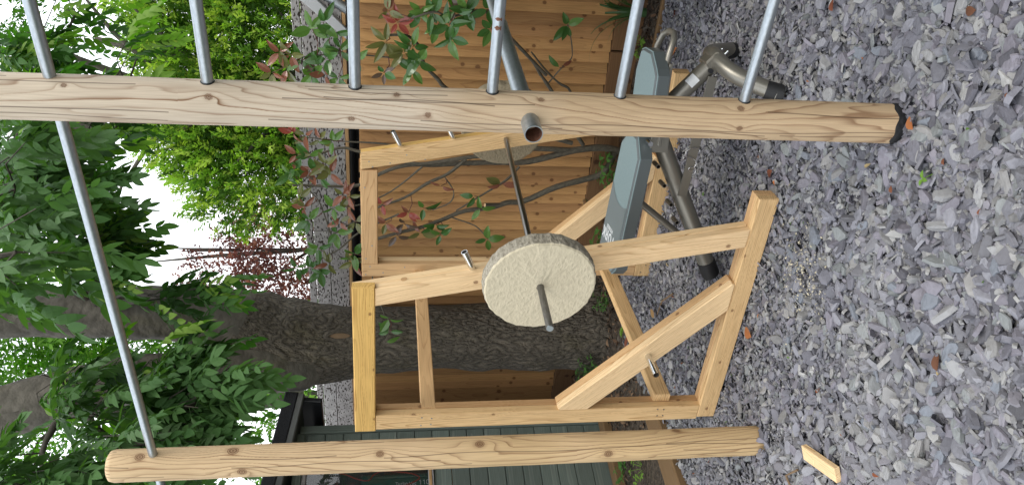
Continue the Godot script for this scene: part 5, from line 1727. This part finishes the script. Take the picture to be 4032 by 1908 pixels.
func build_small_plants() -> void:
	weed("weed_clump", Vector3(-0.80, 0, -4.48), 0.13, 0.17, 46, 0.026, M.weed, "feathery green weed clump left of the tree trunk's foot")
	weed("weed_clump", Vector3(-0.33, 0, -4.36), 0.06, 0.09, 16, 0.022, M.weed, "small dark green weed growing at the right foot of the tree")
	weed("weed_clump", Vector3(0.42, 0, -4.16), 0.10, 0.13, 18, 0.04, M.weed, "leafy weeds behind the bench at the foot of the red-tipped shrub")
	weed("weed_clump", Vector3(-0.02, 0, -4.28), 0.11, 0.11, 16, 0.055, M.weed, "broad-leaved weeds behind the rack's slanting far brace")
	weed("weed_clump", Vector3(0.70, 0, -3.98), 0.09, 0.10, 14, 0.04, M.weed_lime, "light green seedlings in the soil beyond the bench seat")
	weed("weed_clump", Vector3(1.02, 0, -3.76), 0.06, 0.05, 8, 0.034, M.weed_lime, "low round-leaved weed in the soil right of the bench handle")
	weed("weed_clump", Vector3(-1.20, 0, -4.03), 0.08, 0.06, 14, 0.032, M.weed, "creeping weed by the old plank at the shed's foot")
	weed("weed_clump", Vector3(-1.13, 0, -3.75), 0.10, 0.05, 12, 0.026, M.weed_lime, "sparse seedlings in the middle of the soil strip beside the sleeper")
	weed("weed_clump", Vector3(-1.24, 0, -3.52), 0.07, 0.05, 8, 0.026, M.weed, "tiny weeds against the inner side of the timber sleeper")
	# strap-leaved clump at the right
	var at := Vector3(1.17, 0, -3.72)
	var t := thing("strap_leaved_plant", at, "clump of long strap-like green leaves by the fence at far right", "plant")
	for i in 16:
		var g := G.new()
		var a := rng.randf() * TAU
		var l := rng.randf_range(0.22, 0.46)
		var d := Vector3(cos(a), 0, sin(a))
		var sd := Vector3(-d.z, 0, d.x)
		var prev := []
		for k in 9:
			var u := k / 8.0
			var c := at + d * (l * 0.55 * u * u + 0.02) + UP * (l * (u - 0.35 * u * u * u))
			var w := 0.010 * (1.0 - u) + 0.0006
			var cur := [c - sd * w, c + d * 0.003, c + sd * w]
			if k > 0:
				for q in 2:
					g.flat(prev[q], prev[q + 1], cur[q + 1], UP - d); g.flat(prev[q], cur[q + 1], cur[q], UP - d)
			prev = cur
		put(t, g, "leaf", M.strap)

func dry_leaf(x: float, z: float, l: float, m: Material, turn: float, label: String, cat := "leaf", y := 0.012) -> void:
	var g := G.new()
	leaf(g, Vector3(-0.5 * l, 0, 0), Vector3.RIGHT, UP, l, l * 0.55, rng.randf_range(0.2, 0.7), rng.randf_range(-0.3, 0.5), 6)
	var o := put(self, g, "fallen_leaf", m)
	o.transform = Transform3D(Basis(Vector3(0.6, 0, 0.8), rng.randf_range(-0.3, 0.3)) * Basis(UP, turn), Vector3(x, y, z))
	tag(o, label, cat, "fallen leaves on the slate")

func build_debris() -> void:
	dry_leaf(0.30, -1.70, 0.045, M.dry[0], 0.6, "bright orange fallen leaf at the foot of the near post", "leaf", 0.016)
	dry_leaf(-0.31, -2.57, 0.07, M.dry[0], 1.2, "orange brown leaf tucked under the near base rail of the rack")
	dry_leaf(0.70, -2.05, 0.05, M.dry[1], 0.3, "dark red brown leaf on the slate right of the near post")
	dry_leaf(0.86, -3.28, 0.06, M.dry[0], 2.2, "long orange leaf on the slate beyond the bench handle")
	dry_leaf(1.04, -3.30, 0.06, M.dry[1], 0.9, "rusty leaf on the slate below the strap-leaved plant")
	dry_leaf(0.24, -2.42, 0.05, M.dry[1], 2.0, "red leaf on the slate just left of the near post, before the bench")
	dry_leaf(-0.27, -1.62, 0.045, M.dry[3], 0.2, "curled brown leaf lying alone on the open slate in the foreground")
	dry_leaf(0.52, -1.52, 0.04, M.dry[3], 1.4, "dark brown leaf scrap on the slate at lower right")
	dry_leaf(-0.33, -3.55, 0.06, M.dry[2], 1.0, "pale tan leaf on the slate under the rack's low cross beam")
	dry_leaf(-0.52, -3.95, 0.09, M.dry[1], 2.8, "dark red dead leaf on the soil before the tree trunk")
	dry_leaf(-0.46, -4.04, 0.09, M.weed_lime, 0.1, "pale green fallen leaf on the soil before the tree trunk")
	var g := G.new()
	leaf(g, Vector3(0, 0, 0), Vector3(1, 0.3, 0.2), UP, 0.022, 0.012); leaf(g, Vector3(0, 0, 0), Vector3(-0.3, 0.3, 1), UP, 0.020, 0.012); leaf(g, Vector3(0, 0, 0), Vector3(-0.8, 0.3, -0.4), UP, 0.018, 0.011)
	tube(g, [Vector3(0, 0, 0), Vector3(0.01, -0.012, 0.02)], [0.001, 0.001], 4)
	var o := put(self, g, "green_sprig", M.weed_lime)
	o.position = Vector3(0.16, 0.016, -1.66)
	tag(o, "tiny green sprig on the slate left of the near post's collar", "sprig")
	# scraps of leaf strewn over the slate
	var lm := G.new()
	leaf(lm, Vector3(-0.5, 0, 0), Vector3.RIGHT, UP, 1.0, 0.55, 0.5, 0.4, 3)
	var xf := []
	var cc := []
	for i in 100:
		var z := rng.randf_range(-3.9, -1.05)
		var x := rng.randf_range(-0.42, 0.46) * (-z + 0.3)
		if not Geometry2D.is_point_in_polygon(Vector2(x, z), bed_outline()):
			continue
		var l := rng.randf_range(0.008, 0.021)
		xf.append(Transform3D(Basis(Vector3(rng.randf() - 0.5, 0.1, rng.randf() - 0.5).normalized(), rng.randf_range(-0.5, 0.5)) * Basis(UP, rng.randf() * TAU).scaled_local(Vector3(l, l, l)), Vector3(x, rng.randf_range(0.002, 0.014), z)))
		cc.append([Color(0.36, 0.13, 0.05), Color(0.2, 0.07, 0.035), Color(0.10, 0.18, 0.04), Color(0.34, 0.26, 0.13), Color(0.17, 0.07, 0.04), Color(0.22, 0.10, 0.05)][rng.randi() % 6])
	copies(get_node("slate_bed"), "leaf_scraps", lm.mesh(), M.litter_stuff, xf, cc)
	# sawdust and crumbs spilled by the rack's base rail
	var sg := G.new()
	leaf(sg, Vector3(-0.5, 0, 0), Vector3.RIGHT, UP, 1.0, 0.7, 0.6, 0.3, 3)
	xf = []
	cc = []
	for i in 260:
		var q := Vector2(-0.08, -2.22) + Vector2(rng.randfn(0.0, 0.085), rng.randfn(0.0, 0.06))
		var l := rng.randf_range(0.004, 0.011)
		xf.append(Transform3D(Basis(Vector3(rng.randf() - 0.5, 0.1, rng.randf() - 0.5).normalized(), rng.randf_range(-0.8, 0.8)) * Basis(UP, rng.randf() * TAU).scaled_local(Vector3(l, l, l)), Vector3(q.x, rng.randf_range(-0.002, 0.012), q.y)))
		cc.append(Color(0.52, 0.47, 0.35) * rng.randf_range(0.7, 1.1))
	copies(get_node("slate_bed"), "sawdust", sg.mesh(), M.litter_stuff, xf, cc)
	# twigs
	var tg := [[[Vector3(-0.70, 0.012, -2.23), Vector3(-0.735, 0.017, -2.29), Vector3(-0.80, 0.012, -2.24)], "pale dry twig lying beside the wooden offcut"], [[Vector3(-0.22, 0.012, -3.30), Vector3(-0.26, 0.017, -3.42), Vector3(-0.33, 0.012, -3.50)], "brown forked twig on the slate under the rack"], [[Vector3(-1.06, 0.012, -2.66), Vector3(-1.10, 0.017, -2.84), Vector3(-1.12, 0.012, -3.0)], "thin reddish stick on the slate left of the far round post"]]
	for q in tg:
		g = G.new()
		tube(g, q[0], [0.004, 0.0042, 0.003], 7, true, noise(51, 30.0), 0.0012)
		tag(put(self, g, "twig", M.scar), q[1], "twig", "dry twigs on the slate")
	# offcut of planed pine
	var t := thing("wood_offcut", Vector3(-0.645, 0.02, -2.11), "short pale pine offcut lying on the slate at lower left", "offcut")
	var ax := Vector3(-0.11, 0, 0.99).normalized()
	g = G.new()
	prism(g, Vector3(-0.640, 0.014, -2.095), ax, Vector3(ax.z, 0, -ax.x) * 0.97 + UP * 0.24, UP * 0.97 - Vector3(ax.z, 0, -ax.x) * 0.24, rect(-0.088, -0.023, -0.028, 0.023), -0.008, 0.010, 0.0015, Vector2(1, 0))
	prism(g, Vector3(-0.640, 0.014, -2.095), ax, Vector3(ax.z, 0, -ax.x) * 0.97 + UP * 0.24, UP * 0.97 - Vector3(ax.z, 0, -ax.x) * 0.24, rect(-0.0272, -0.023, 0.088, 0.023), -0.008, 0.010, 0.0015, Vector2(1, 0))
	put(t, g, "block", M.pine)
